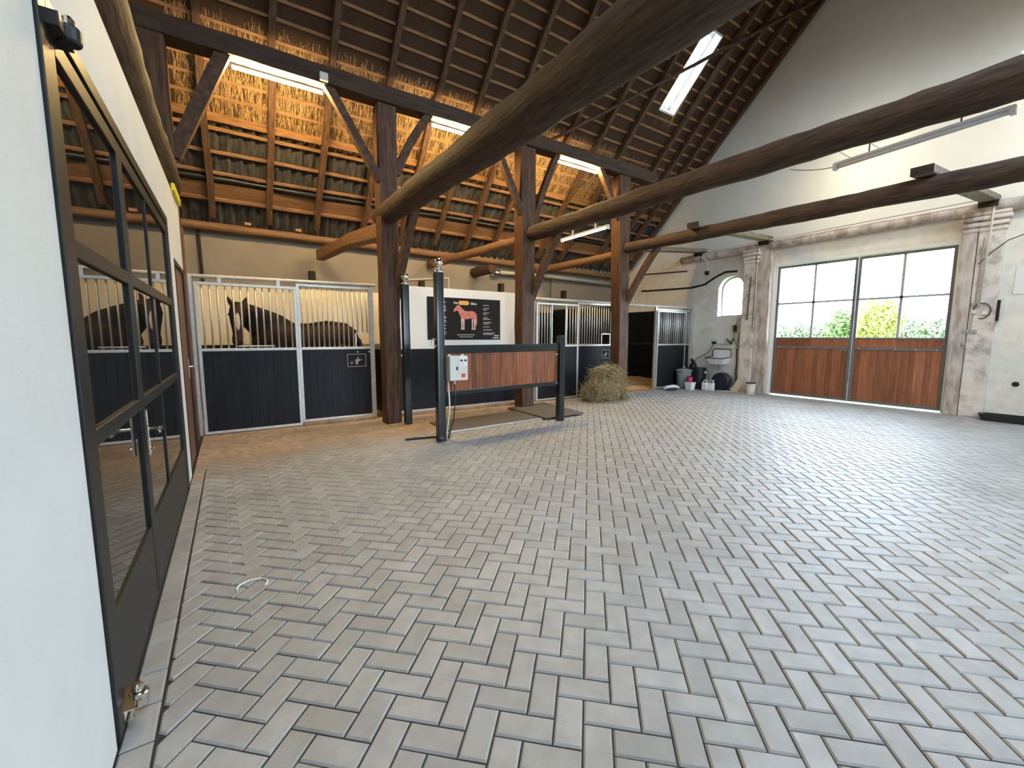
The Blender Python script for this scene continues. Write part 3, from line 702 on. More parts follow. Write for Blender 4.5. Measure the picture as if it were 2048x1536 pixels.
# ================================================================== HORSE BOXES
SY = 8.32
def bars(parent, x0, x1, n, z0, z1, y=SY, r=.0135, skip=None):
    for k in range(n):
        x = x0+(x1-x0)*(k+.5)/n; zz = z0
        if skip and skip[0] < x < skip[1]: zz = skip[2]
        MB().tube([(x, y, zz), (x, y, z1)], r, 8).build('bar', 'steel', parent, smooth=True)
def planks(x0, x1, y, z0, z1, w=.125):
    b = MB(); n = max(1, round((x1-x0)/w))
    for k in range(n): b.box(x0+(x1-x0)*k/n+.0015, x0+(x1-x0)*(k+1)/n-.0015, y-.018, y+.018, z0, z1, random.random())
    b.box(x0, x1, y+.002, y+.016, z0+.001, z1-.001, .5)
    return b
def frame(x0, x1, z0, z1, y, mids=(), w=.045, d=.045, vert=()):
    b = MB(); b.box(x0, x0+w, y-d/2, y+d/2, z0, z1); b.box(x1-w, x1, y-d/2, y+d/2, z0, z1)
    b.box(x0+w, x1-w, y-d/2, y+d/2, z0, z0+w); b.box(x0+w, x1-w, y-d/2, y+d/2, z1-w, z1)
    for z in mids: b.box(x0+w, x1-w, y-d/2, y+d/2, z-w/2, z+w/2)
    return b
def sign(parent, x0, x1, z0, z1, y):
    s = MB().box(x0, x1, y-.006, y, z0, z1).build('name_sign', 'poster', parent)
    e = MB(); w = .010
    e.box(x0, x1, y-.010, y-.005, z0, z0+w); e.box(x0, x1, y-.010, y-.005, z1-w, z1); e.box(x0, x0+w, y-.010, y-.005, z0, z1); e.box(x1-w, x1, y-.010, y-.005, z0, z1)
    cx, cz = (x0+x1)/2, (z0+z1)/2; sx = (x1-x0)/.34
    P = [(-.02, -.08), (.015, -.075), (.03, -.02), (.10, .015), (.04, .02), (.02, .08), (.005, .02), (-.03, .015)]
    e.build('sign_border', 'inkgrey', s)
    MB().poly([(cx+p[0]*sx, y-.007, cz+p[1]) for p in P], (0, -.003, 0)).build('horse_emblem', 'inkgrey', s)
    k = MB()
    for i in range(3): k.box(cx-.12*sx, cx-.06*sx-.01*i, y-.009, y-.006, cz-.03-.02*i, cz-.022-.02*i)
    k.build('sign_lettering', 'inkgrey', s)
# first box
s1 = thing('stall_front', 'black and galvanised front of first box with the horse looking out', 'horse box front', (.9, SY, 0))
b = MB(); b.tube([(-.5, SY+.0, 2.52), (2.35, SY+.0, 2.55)], .032, 10); b.box(-.5, -.455, SY-.03, SY+.03, 0, 2.52); b.box(2.255, 2.30, SY-.025, SY+.025, 0, 2.53)
b.build('top_rail', 'steel', s1)
dr = frame(-.435, .985, 0.02, 2.43, SY-.06, (1.375,)).build('sliding_door', 'steel', s1, bevel=.004)
planks(-.39, .94, SY-.06, .065, 1.352).build('door_panel', 'panel', dr)
bars(dr, -.39, .94, 13, 1.39, 2.39, SY-.06)
MB().tube([(.10, SY-.10, 1.43), (.62, SY-.10, 1.43)], .012, 8).build('door_latch', 'steel', dr)
for x in (-.1, .72): MB().box(x-.025, x+.025, SY-.075, SY-.03, 2.42, 2.53).build('door_roller', 'steel', dr)
fp = frame(.99, 2.26, .06, 2.50, SY, (1.375,)).build('fixed_panel', 'steel', s1, bevel=.004)
planks(1.03, 2.22, SY, .10, 1.352).build('lower_panel', 'panel', fp)
bars(fp, 1.03, 2.22, 14, 1.39, 2.46, SY, skip=(1.97, 2.22, 1.66))
hb = MB().box(1.95, 2.24, SY-.012, SY+.012, 1.645, 1.67); hb.box(1.95, 1.975, SY-.012, SY+.012, 1.39, 1.67); hb.build('feed_hatch', 'steel', fp)
sign(s1, 1.79, 2.13, 1.02, 1.26, SY-.019)
for x in (1.98, 2.19): MB().box(x-.012, x+.012, SY-.03, SY-.018, 1.29, 1.31).build('panel_clip', 'white', s1)
struct('trim_8', MB().box(.99, 2.27, SY-.14, SY+.10, -.01, .07), 'kerb', 'crumbling brown kerb under the fixed panel of first box', 'kerb', bevel=.02)
# partition between first box and the wash stand, box behind the wash wall
def partition(x, name, label, y0=SY+.05, y1=BY-.06, z=2.50, dark=True):
    t = thing(name, label, 'partition', (x, (y0+y1)/2, 0))
    b = MB(); n = 18
    for k in range(n): b.box(x-.02, x+.02, y0+(y1-y0)*k/n+.001, y0+(y1-y0)*(k+1)/n-.001, .02, z-.05, random.random())
    b.build('plank_panel', 'panel', t)
    b = MB().box(x-.028, x+.028, y0, y1, z-.05, z); b.box(x-.028, x+.028, y0, y1, 1.32, 1.37); b.build('frame', 'steel', t)
    return t
# wash stand wall
ws = thing('wash_wall', 'white over black panel wall behind the horse wash stand', 'wash wall', (4.1, SY, 0))
MB().box(2.45, 5.70, SY-.02, SY+.05, 1.335, 2.585).build('upper_panel', 'whiteboard', ws, bevel=.004)
planks(2.45, 5.70, SY, .09, 1.335, .15).build('lower_panel', 'panel', ws)
b = MB().box(5.68, 5.71, SY-.03, SY+.05, .05, 2.59); b.box(2.45, 5.70, SY-.03, SY+.02, .05, .09); b.build('edge_profile', 'steel', ws)
k = MB()
for i in range(3): k.box(2.80+i*.045, 2.83+i*.045, SY-.03, SY-.018, 1.19, 1.235)
k.build('wall_socket', 'white', ws)
MB().tube([(3.90, SY+.03, 2.58), (3.90, SY+.03, 2.80), (3.2, SY+.9, 2.80)], .025, 8).build('curtain_bracket', 'pipe', ws)
struct('trim_9', MB().box(2.45, 5.75, SY-.16, SY+.04, -.01, .06), 'kerb', 'brown kerb along the foot of the wash wall', 'kerb', bevel=.02)
partition(2.57, 'stall_partition', 'black partition on the right side of the horse', z=1.42)
# poster
po = thing('poster', 'black anatomical poster with a red muscled horse on white wall', 'poster', (4.26, SY-.03, 1.95))
PY = SY-.035
MB().box(3.385, 5.13, PY, PY+.012, 1.52, 2.40).build('poster_panel', 'poster', po)
def text(s, x, z, size, mt, parent, name):
    c = bpy.data.curves.new(name, 'FONT'); c.body = s; c.size = size; c.extrude = .0008; c.align_x = 'CENTER'; c.align_y = 'CENTER'
    c.materials.append(m[mt]); c.offset = .0012
    tmp = bpy.data.objects.new(name, c); COL.objects.link(tmp); me = bpy.data.meshes.new_from_object(tmp); bpy.data.objects.remove(tmp)
    o = bpy.data.objects.new(name, me); COL.objects.link(o); o.parent = parent
    o.location = Vector((x, PY-.002, z))-ORG[parent.name]; o.rotation_euler = (pi/2, 0, 0)
    return o
text('Het', 4.025, 2.295, .066, 'ink', po, 'poster_lettering'); text('Effect', 4.455, 2.292, .066, 'ink', po, 'poster_lettering')
text('horse', 5.03, 1.612, .052, 'ink', po, 'poster_lettering'); text('medical', 5.01, 1.562, .052, 'ink', po, 'poster_lettering')
pill = MB(); pp = [(4.135+.045*cos(a), 2.302+.045*sin(a)) for a in [pi/2+i*pi/8 for i in range(9)]]+[(4.295+.045*cos(a), 2.302+.045*sin(a)) for a in [-pi/2+i*pi/8 for i in range(9)]]
pill.poly([(p[0], PY, p[1]) for p in pp], (0, -.003, 0)); pill.build('orange_pill', 'orange', po)
def lines(x, zs, ws, al, nm):
    for z, w in zip(zs, ws):
        b = MB()
        if al < 0: b.box(x-w, x, PY-.002, PY, z-.009, z+.009)
        else: b.box(x, x+w, PY-.002, PY, z-.009, z+.009)
        b.build(nm, 'inkgrey', po)
zs = [2.27, 2.205, 2.17, 2.105, 2.07, 2.0, 1.965, 1.9, 1.865, 1.80, 1.735, 1.665, 1.635]
lines(4.69, zs, [.15, .15, .09, .15, .09, .12, .18, .21, .15, .16, .23, .30, .24], 1, 'text_line')
lines(3.80, [2.30, 2.22, 2.19, 2.15, 2.12, 2.0, 1.97, 1.92, 1.89, 1.82, 1.75, 1.68, 1.64], [.07, .1, .12, .1, .12, .1, .12, .09, .11, .09, .08, .11, .1], -1, 'text_line')
lines(4.05, [1.625], [.42], 1, 'caption_line'); lines(4.10, [1.58], [.33], 1, 'caption_line')
HPT = [(-.30, .13), (-.28, .17), (-.22, .235), (-.19, .255), (-.16, .245), (-.10, .19), (-.03, .135), (.04, .125), (.12, .135), (.20, .125), (.245, .08), (.262, 0), (.265, -.10), (.245, -.19), (.225, -.19), (.215, -.10),
       (.19, -.03), (.10, -.02), (.03, -.04), (-.07, -.04), (-.10, -.07), (-.14, .02), (-.18, .10), (-.205, .145), (-.25, .125), (-.285, .105)]
MB().poly([(4.27+p[0], PY, 2.0+p[1]) for p in HPT], (0, -.003, 0)).build('horse_picture', 'muscle', po)
for xl, w in ((-.105, .03), (-.06, .028), (.15, .028), (.205, .03)):
    lg = MB(); lg.poly([(4.27+xl-w*.7, PY, 1.965), (4.27+xl+w*.7, PY, 1.965), (4.27+xl+w*.45, PY, 1.80), (4.27+xl+w*.6, PY, 1.735), (4.27+xl-w*.8, PY, 1.735), (4.27+xl-w*.4, PY, 1.80)], (0, -.0034, 0))
    lg.build('horse_leg_picture', 'bone', po)
# third box
s3 = thing('stall_front', 'black front of the middle box with a barred door, behind the hay', 'horse box front', (7.5, SY, 0))
b = MB(); b.tube([(6.08, SY, 2.49), (8.95, SY, 2.49)], .034, 10); b.box(6.08, 6.12, SY-.03, SY+.03, 0, 2.48); b.box(8.86, 8.90, SY-.03, SY+.03, 0, 2.48); b.build('top_rail', 'steel', s3)
dr = frame(6.13, 7.47, 0.02, 2.40, SY-.06, (1.36,)).build('sliding_door', 'steel', s3, bevel=.004)
planks(6.175, 7.425, SY-.06, .065, 1.337).build('door_panel', 'panel', dr)
bars(dr, 6.175, 6.60, 5, 1.38, 2.36, SY-.06); bars(dr, 7.05, 7.425, 4, 1.38, 2.36, SY-.06)
b = MB().box(6.59, 6.62, SY-.075, SY-.045, 1.38, 2.36); b.box(7.04, 7.07, SY-.075, SY-.045, 1.38, 2.36); b.build('door_opening_frame', 'steel', dr)
fp = frame(7.49, 8.88, .04, 2.46, SY, (1.36,)).build('fixed_panel', 'steel', s3, bevel=.004)
planks(7.535, 8.835, SY, .085, 1.337).build('lower_panel', 'panel', fp)
bars(fp, 7.535, 8.835, 15, 1.38, 2.42, SY, skip=(8.38, 8.68, 1.66))
b = MB().box(8.36, 8.70, SY-.012, SY+.012, 1.645, 1.67); b.box(8.36, 8.38, SY-.012, SY+.012, 1.38, 1.67); b.box(8.68, 8.70, SY-.012, SY+.012, 1.38, 1.67); b.build('feed_hatch', 'steel', fp)
sign(s3, 8.36, 8.66, 1.0, 1.23, SY-.019)
partition(5.95, 'stall_partition', 'black partition left inside the middle box')
partition(8.95, 'stall_partition', 'black partition between the middle box and the open last box')
b = MB()
for k in range(24): b.box(6.0+k*.25, 6.246+k*.25, BY-.06, BY, 0, 2.35, random.random())
struct('wall_back_boxes', b, 'panel', 'tall black planks lining the wall behind the middle and last boxes', 'wall')
# fourth box, its door slid open
s4 = thing('stall_front', 'black front of the last box standing open in the corner', 'horse box front', (10.9, SY, 0))
b = MB(); b.tube([(8.95, SY, 2.48), (12.36, SY, 2.48)], .034, 10); b.box(10.56, 10.61, SY-.03, SY+.03, 0, 2.47); b.box(12.30, 12.35, SY-.03, SY+.03, 0, 2.47); b.build('top_rail', 'steel', s4)
fp = frame(10.62, 12.29, .03, 2.42, SY, (1.34,)).build('fixed_panel', 'steel', s4, bevel=.004)
planks(10.665, 12.245, SY, .075, 1.317).build('lower_panel', 'panel', fp)
bars(fp, 10.665, 12.245, 19, 1.36, 2.38, SY)
dr = frame(10.60, 11.98, .03, 2.36, SY-.06, (1.345,)).build('sliding_door', 'steel', s4, bevel=.004)
planks(10.645, 11.935, SY-.06, .075, 1.32).build('door_panel', 'panel', dr)
bars(dr, 10.645, 11.935, 13, 1.37, 2.32, SY-.06)
b = MB()
for k in range(11): b.box(GX-.14, GX-.105, 8.45+k*.245, 8.69+k*.245, .0, 2.46, random.random())
pw = thing('wall_lining', 'black plank lining on the end wall inside the open last box', 'wall lining', (GX-.12, 9.8, 0))
b.build('plank_panel', 'panel', pw); MB().box(GX-.17, GX-.14, 8.45, 11.1, 1.30, 1.37).build('rail', 'soot', pw)
# straw in the last box
sb = MB(); nx_, ny_ = 44, 34
for j in range(ny_+1):
    for i in range(nx_+1):
        x = 9.0+i*(12.25-9.0)/nx_; y = 8.34+j*(11.05-8.34)/ny_
        h = .03+.10*min(1, (y-8.34)/.8)+.07*noise.noise(Vector((x*1.7, y*1.7, 5)))*min(1, (y-8.3)/.4)+.02*noise.noise(Vector((x*9, y*9, 1)))
        sb.v.append(Vector((x, y, max(.004, h)))); sb.t.append(.5)
for j in range(ny_):
    for i in range(nx_): a = j*(nx_+1)+i; sb.f.append((a, a+1, a+nx_+2, a+nx_+1))
so = sb.build('straw_bedding', 'straw', org=(10.6, 9.7, 0), label='golden straw bedding inside the open last box', cat='straw', kind='stuff')
stw = MB()
for k in range(700):
    x = random.uniform(9.1, 10.55); y = random.gauss(8.35, .16)
    if y < 7.95: continue
    a = random.uniform(0, pi); l = random.uniform(.04, .11); w = .004; z = .008+random.random()*.03+(.03 if y > 8.34 else 0)
    d = Vector((cos(a), sin(a), random.uniform(-.1, .2)))*l; s_ = Vector((-sin(a), cos(a), 0))*w; p = Vector((x, y, z))
    stw.add([p-s_, p+s_, p+d+s_, p+d-s_], [(0, 1, 2, 3)], random.random())
stw.build('straw_litter', 'straw', so)['kind'] = 'stuff'

# ---- the horse
def loft(b, rings, n=20):
    P = [Vector(r[0]) for r in rings]; V = []; Fc = []
    for i, (c, ra, rb, side) in enumerate(rings):
        d = (P[min(i+1, len(P)-1)]-P[max(i-1, 0)]).normalized(); s_ = Vector(side); s_ = (s_-d*s_.dot(d)).normalized(); u = d.cross(s_)
        for k in range(n):
            a = 2*pi*k/n; V.append(P[i]+s_*cos(a)*ra+u*sin(a)*rb)
    for i in range(len(P)-1):
        for k in range(n): Fc.append((i*n+k, i*n+(k+1) % n, (i+1)*n+(k+1) % n, (i+1)*n+k))
    Fc += [tuple(range(n))[::-1], tuple(range((len(P)-1)*n, len(P)*n))]
    b.add(V, Fc)
HY = 9.65
ho = thing('horse', 'dark bay horse with white blaze looking out through the bars', 'horse', (1.25, HY, 0))
hb = MB(); Yv = (0, 1, 0); Xv = (1, 0, 0)
loft(hb, [((2.30, HY, 1.46), .07, .10, Yv), ((2.23, HY, 1.49), .19, .24, Yv), ((2.05, HY, 1.53), .28, .345, Yv), ((1.72, HY, 1.535), .31, .385, Yv), ((1.38, HY, 1.48), .33, .375, Yv),
          ((1.05, HY, 1.46), .33, .40, Yv), ((.78, HY, 1.50), .29, .40, Yv), ((.56, HY, 1.46), .24, .34, Yv), ((.40, HY, 1.42), .14, .22, Yv), ((.34, HY, 1.40), .06, .10, Yv)])
loft(hb, [((.92, HY, 1.60), .20, .30, Yv), ((.72, HY-.02, 1.71), .17, .33, Yv), ((.52, HY-.06, 1.83), .14, .30, Yv), ((.36, HY-.11, 1.96), .12, .235, (.3, 1, 0)), ((.24, HY-.17, 2.07), .11, .17, (.6, 1, 0)), ((.16, HY-.22, 2.12), .08, .11, (.8, .6, 0))])
loft(hb, [((.135, HY-.19, 2.20), .05, .06, Xv), ((.135, HY-.215, 2.16), .10, .10, Xv), ((.13, HY-.25, 2.06), .128, .13, Xv), ((.125, HY-.275, 1.98), .135, .145, Xv), ((.125, HY-.305, 1.87), .122, .155, Xv), ((.118, HY-.35, 1.75), .098, .125, Xv),
          ((.11, HY-.40, 1.62), .076, .08, Xv), ((.105, HY-.425, 1.53), .092, .082, Xv), ((.105, HY-.44, 1.46), .085, .075, Xv), ((.105, HY-.445, 1.41), .055, .05, Xv)])
for sx in (-1, 1):
    x0 = .14+sx*.075
    loft(hb, [((x0, HY-.20, 2.15), .042, .03, Xv), ((x0+sx*.03, HY-.205, 2.20), .046, .03, Xv), ((x0+sx*.06, HY-.215, 2.27), .038, .022, Xv), ((x0+sx*.085, HY-.22, 2.34), .008, .006, Xv)], 12)
def leg(pts): loft(hb, [((x, y, z), r, r*q, Yv) for x, y, z, r, q in pts], 14)
for sy in (-1, 1):
    yy = HY+sy*.16
    leg([(.66, yy, 1.35, .15, 1.3), (.64, yy, 1.10, .10, 1.3), (.62, yy, .80, .068, 1.2), (.62, yy, .62, .062, 1.1), (.62, yy, .40, .042, 1.1), (.62, yy, .22, .042, 1.1), (.60, yy, .15, .048, 1.1), (.57, yy, .08, .052, 1.1), (.55, yy, .0, .068, 1.1)])
    leg([(2.02, yy, 1.38, .17, 1.5), (1.96, yy, 1.12, .12, 1.5), (2.06, yy, .88, .075, 1.3), (2.16, yy, .68, .062, 1.2), (2.13, yy, .46, .046, 1.1), (2.11, yy, .24, .044, 1.1), (2.09, yy, .15, .05, 1.1), (2.06, yy, .08, .052, 1.1), (2.04, yy, .0, .068, 1.1)])
o = hb.build('body', 'horse', ho, smooth=True)
r_ = o.modifiers.new('remesh', 'REMESH'); r_.mode = 'VOXEL'; r_.voxel_size = .02; r_.use_smooth_shade = True
s_ = o.modifiers.new('smooth', 'SMOOTH'); s_.iterations = 6; s_.factor = .5
mn = MB()
for k in range(260):
    t = random.random(); a = Vector((.16, HY-.18, 2.20)).lerp(Vector((.80, HY-.02, 1.93)), t); a.z += .03*sin(pi*t)
    d = Vector((random.gauss(.0, .03), .12+random.uniform(-.03, .03), -random.uniform(.08, .22))); s2 = Vector((.012, 0, .004))
    mn.add([a-s2, a+s2, a+d*.6+s2+Vector((0, .05, 0)), a+d], [(0, 1, 2, 3)])
mn.build('mane', 'hair', ho)
fk = MB()
for k in range(40):
    x = .14+random.gauss(0, .03); a = Vector((x, HY-.28, 2.20)); c = Vector((x+random.gauss(0, .02), HY-.405, 2.06-random.random()*.06)); s2 = Vector((.008, 0, 0))
    fk.add([a-s2, a+s2, c+s2*.4, c-s2*.4], [(0, 1, 2, 3)])
fk.build('forelock', 'hair', ho)
tlr = MB(); tlr.tube([(2.27, HY, 1.62), (2.34, HY, 1.50), (2.37, HY, 1.2), (2.36, HY, .8), (2.35, HY, .5)], [.03, .05, .075, .08, .02], 10, rough=.2); tlr.build('tail', 'hair', ho, smooth=True)
for sx in (-1, 1): MB().ball((.127+sx*.122, HY-.32, 1.985), .026, 12).build('eye', 'eye', ho, smooth=True)

# ================================================================== WASH STAND
def column(x, y, h, label, ball=True, r=.066):
    t = thing('steel_column', label, 'steel column', (x, y, 0))
    b = MB()
    w = r+.006
    P = []
    for k in range(16):
        a = 2*pi*k/16; P.append((x+w*.86*max(-1, min(1, 1.35*cos(a))), y+w*.86*max(-1, min(1, 1.35*sin(a))), 0))
    b.poly(P, (0, 0, h)); b.build('shaft', 'rail', t, bevel=.006)
    if ball:
        MB().lathe((x, y, h), [(.075, 0), (.08, .012), (.075, .03), (.045, .04), (.032, .06), (.034, .075)], 24).build('finial_collar', 'chrome', t, smooth=True)
        MB().ball((x, y, h+.135), .074, 24).build('finial_ball', 'chrome', t, smooth=True)
    else:
        MB().lathe((x, y, h), [(.062, 0), (.062, .01), (.05, .016)], 20).build('end_cap', 'rail', t, smooth=True)
    return t
column(2.61, 7.40, 2.49, 'tall dark steel column with chrome ball beside the thick post')
cB = column(2.60, 5.92, 2.52, 'tall dark steel column with chrome ball in front of the poster')
column(5.14, 6.15, 1.60, 'short dark steel column at the right end of wash stand', False)
MB().ball((2.545, 5.84, .062), .062, 16).build('black_stop_ball', 'darkplastic', cB, smooth=True)
rgp = [(2.545+.045*cos(a)-.04, 5.90, 1.50+.06*sin(a)) for a in [i*2*pi/14 for i in range(15)]]
MB().tube(rgp, .006, 6).build('tie_ring', 'steel', cB)
gt = thing('wash_stand_gate', 'red hardwood plank barrier in dark steel rails between two columns', 'barrier', (3.9, 6.03, .7))
def gy(x): return 5.93+(x-2.66)/(5.08-2.66)*.22
for z, h, nm in ((1.395, .13, 'top_rail'), (.725, .07, 'bottom_rail')):
    MB().bar((2.66, gy(2.66), z), (5.08, gy(5.08), z), .05, h).build(nm, 'rail', gt, bevel=.006)
b = MB(); x = 2.70; 
while x < 5.03:
    w = min(random.choice((.09, .11, .13)), 5.05-x); b.hexa([(x, gy(x)-.014, .76), (x+w-.002, gy(x+w)-.014, .76), (x+w-.002, gy(x+w)+.014, .76), (x, gy(x)+.014, .76)],
        [(x, gy(x)-.014, 1.33), (x+w-.002, gy(x+w)-.014, 1.33), (x+w-.002, gy(x+w)+.014, 1.33), (x, gy(x)+.014, 1.33)], random.random()); x += w
b.build('plank_panel', 'hardwood', gt)
MB().box(4.30, 4.42, gy(4.36)-.022, gy(4.36)-.012, .77, 1.32).build('cover_strip', 'doorwood', gt)
b = MB()
for x, z in ((5.0, 1.26), (5.03, 1.27), (5.02, .735)): b.lathe((x, gy(x)-.03, z), [(.012, -.004), (.008, .004)], 8, 'y')
b.build('bolt', 'steel', gt)
cb = thing('control_box', 'light grey electrical control box with knobs on the wash stand', 'control box', (2.86, 5.86, .93))
MB().box(2.69, 2.99, 5.76, 5.92, .93, 1.30).build('case', 'boxgrey', cb, bevel=.012)
MB().box(2.845, 2.975, 5.752, 5.76, 1.155, 1.28).build('dial_plate', 'white', cb)
for x in (2.875, 2.94): MB().lathe((x, 5.75, 1.235), [(.017, 0), (.017, -.018), (.012, -.022)], 14, 'y').build('knob', 'darkplastic', cb)
MB().tube([(2.89, 5.748, 1.195), (2.905, 5.745, 1.18), (2.915, 5.748, 1.195)], .005, 6).build('dial_mark', 'inkgrey', cb)
MB().box(2.79, 2.82, 5.750, 5.76, 1.09, 1.14).build('key_switch', 'darkplastic', cb)
MB().box(2.885, 2.935, 5.745, 5.76, .98, 1.035).build('red_switch', 'redsw', cb)
MB().lathe((2.80, 5.84, .87), [(.014, 0), (.02, .01), (.02, .06)], 12).build('cable_gland', 'steel', cb)
b = MB()
for x in (2.73, 2.95): b.box(x-.02, x+.02, 5.86, 5.92, 1.30, 1.325)
b.build('mounting_lug', 'boxgrey', cb)
MB().tube([(2.80, 5.84, .89), (2.81, 5.84, .6), (2.78, 5.86, .3), (2.72, 5.92, .05), (2.74, 5.95, .012), (2.9, 6.2, .012)], .009, 8).build('power_cable', 'darkplastic', smooth=True, label='black cable hanging from the control box to the floor', cat='cable')
MB().tube([(2.70, 5.85, .95), (2.70, 5.84, .86), (2.72, 5.85, .5), (2.69, 5.88, .2), (2.68, 5.90, 0.0)], .012, 8).build('conduit', 'cablewhite', smooth=True, label='white cable running down behind the tall column', cat='cable')
fmat = thing('rubber_mat', 'dark rubber mat with pale edge lying under the wash stand', 'floor mat', (3.95, 6.8, 0))
MB().hexa([(2.95, 6.33, .006), (4.92, 6.43, .006), (4.98, 7.42, .006), (2.95, 7.22, .006)], [(2.95, 6.33, .030), (4.92, 6.43, .030), (4.98, 7.42, .030), (2.95, 7.22, .030)]).build('mat', 'rubber', fmat, bevel=.004)
MB().bar((2.95, 6.322, .02), (4.92, 6.422, .02), .012, .03).build('edge_strip', 'steel', fmat)
MB().hexa([(4.93, 6.30, .032), (5.93, 6.32, .032), (6.09, 7.91, .032), (4.96, 7.69, .032)], [(4.93, 6.30, .050), (5.93, 6.32, .050), (6.09, 7.91, .050), (4.96, 7.69, .050)]).build('rubber_mat', 'rubber', bevel=.004, label='grey rubber mat at the right end of the wash stand', cat='floor mat')
MB().tube([(2.15, 6.25, .012), (2.75, 6.12, .012)], .02, 8).build('floor_bar', 'soot', label='short dark iron bar lying left of the wash stand mat', cat='iron bar')
bp = thing('broom_stick', 'pale stick leaning beside the post at the wash wall', 'stick', (5.62, 8.1, 0))
MB().tube([(5.50, 8.10, 0.0), (5.56, 8.26, 1.75)], .02, 8).build('shaft', 'cablewhite', bp); MB().tube([(5.545, 8.22, 1.72), (5.64, 8.24, 1.76)], .012, 6).build('hook', 'steel', bp)

# ---- hay
hy = thing('hay_pile', 'loose bale of hay on the paving before the middle box', 'hay', (7.9, 7.75, 0))
hb = MB(); 
def lump(c, s, n=20, am=.25, sd=0):
    V = []; Fc = []; k = n//2
    b2 = MB().ball((0, 0, 0), 1, n)
    for p in b2.v:
        q = Vector((max(-1, min(1, p.x*1.25)), max(-1, min(1, p.y*1.25)), max(-1, min(1, p.z*1.2))))
        r = 1+am*noise.noise(p*2.2+Vector((sd, sd, sd)))
        w = Vector((c[0]+q.x*s[0]*r, c[1]+q.y*s[1]*r, max(.006, c[2]+q.z*s[2]*r))); V.append(w)
    hb.add(V, b2.f); return V
A = lump((7.78, 7.56, .22), (.54, .30, .24), 24, .3, 1); B = lump((7.90, 7.62, .61), (.29, .22, .20), 22, .45, 5)
hb.build('hay_core', 'haybale', hy, smooth=True)
hs = MB()
for k in range(7500):
    p = random.choice(A) if random.random() < .68 else random.choice(B)
    cen = Vector((7.82, 7.58, .25)); nrm = (p-cen).normalized()
    p = p+Vector((random.gauss(0, .05), random.gauss(0, .05), random.gauss(0, .03))); p.z = max(.01, p.z)
    d = Vector((random.gauss(0, 1), random.gauss(0, 1), random.gauss(-.5, .9))); d = (d-nrm*d.dot(nrm)*.75).normalized()*random.uniform(.08, .30)
    s_ = d.cross(Vector((random.gauss(0, 1), random.gauss(0, 1), random.gauss(0, 1)))).normalized()*.0035
    q = p+d; q.z = max(.008, q.z)
    hs.add([p-s_, p+s_, q+s_*.5, q-s_*.5], [(0, 1, 2, 3)], random.random())
for k in range(900):
    a = random.uniform(0, 2*pi); r = random.uniform(.6, 1.15)
    p = Vector((7.8+cos(a)*r*.72, 7.54+sin(a)*r*.46, .012+random.random()*.02)); a2 = random.uniform(0, 2*pi)
    d = Vector((cos(a2), sin(a2), random.uniform(0, .15)))*random.uniform(.05, .14); s_ = Vector((-sin(a2), cos(a2), 0))*.003
    hs.add([p-s_, p+s_, p+d+s_, p+d-s_], [(0, 1, 2, 3)], random.random())
hs.build('hay_strands', 'hay', hy)['kind'] = 'stuff'

# ================================================================== THE CORNER BY THE LAST BOX
def pail(x, y, z, r, h, mt, label, name, cat, lid=None, prof=None):
    t = thing(name, label, cat, (x, y, z)); pr = prof or [(r*.86, 0), (r, h), (r*1.04, h), (r*1.04, h-.025), (r*.99, h-.025)]
    MB().lathe((x, y, z), pr[:3], 24).build('body', mt, t, smooth=False)
    return t
t = pail(11.60, 7.98, 0, .22, .53, 'binlid', 'grey round dustbin with lid beside the open box door', 'dustbin', 'bin')
MB().lathe((11.60, 7.98, .53), [(.245, 0), (.245, .03), (.20, .06), (.06, .085)], 24).build('lid', 'binlid', t, smooth=False)
MB().tube([(11.53, 7.98, .61), (11.55, 7.98, .67), (11.65, 7.98, .67), (11.67, 7.98, .61)], .016, 8).build('lid_handle', 'binlid', t)
for sx in (-1, 1): MB().tube([(11.60+sx*.22, 7.93, .46), (11.60+sx*.29, 7.95, .46), (11.60+sx*.29, 8.01, .46), (11.60+sx*.22, 8.03, .46)], .013, 8).build('side_handle', 'binlid', t)
t = thing('square_tub', 'white square plastic tub on the floor before the grey dustbin', 'tub', (11.40, 7.62, 0))
MB().hexa([(11.31, 7.53, 0), (11.49, 7.53, 0), (11.49, 7.71, 0), (11.31, 7.71, 0)], [(11.29, 7.51, .21), (11.51, 7.51, .21), (11.51, 7.73, .21), (11.29, 7.73, .21)]).build('body', 'white', t, bevel=.01)
MB().box(11.28, 11.52, 7.50, 7.74, .205, .235).build('lid', 'white', t, bevel=.008)
t = pail(11.40, 7.64, .236, .085, .15, 'pink', 'pink tin standing on the white tub', 'pink_tin', 'tin')
MB().lathe((11.40, 7.64, .386), [(.088, 0), (.088, .014), (.07, .02)], 20).build('lid', 'soot', t)
t = pail(11.98, 7.72, 0, .21, .62, 'darkplastic', 'black upright drum right of the grey dustbin', 'plastic_drum', 'drum')
MB().lathe((11.98, 7.72, .62), [(.20, 0), (.18, .03), (.06, .04)], 20).build('lid', 'darkplastic', t)
MB().box(11.93, 12.01, 7.500, 7.515, .48, .54).build('label', 'white', t)
t = thing('waste_sack', 'black sack slumped behind the drum and dustbin', 'sack', (11.95, 8.10, 0))
V = MB().ball((12.12, 8.02, .42), .17, 18, 1, .8, 2.3)
for p in V.v: p += Vector((1, 1, .6))*(.05*noise.noise(p*7)); p.z = max(.005, p.z)
V.build('sack_body', 'darkplastic', t, smooth=True)
MB().tube([(12.08, 8.0, .80), (11.98, 7.98, .88), (11.88, 7.97, .86)], [.05, .04, .02], 8).build('knot', 'darkplastic', t)
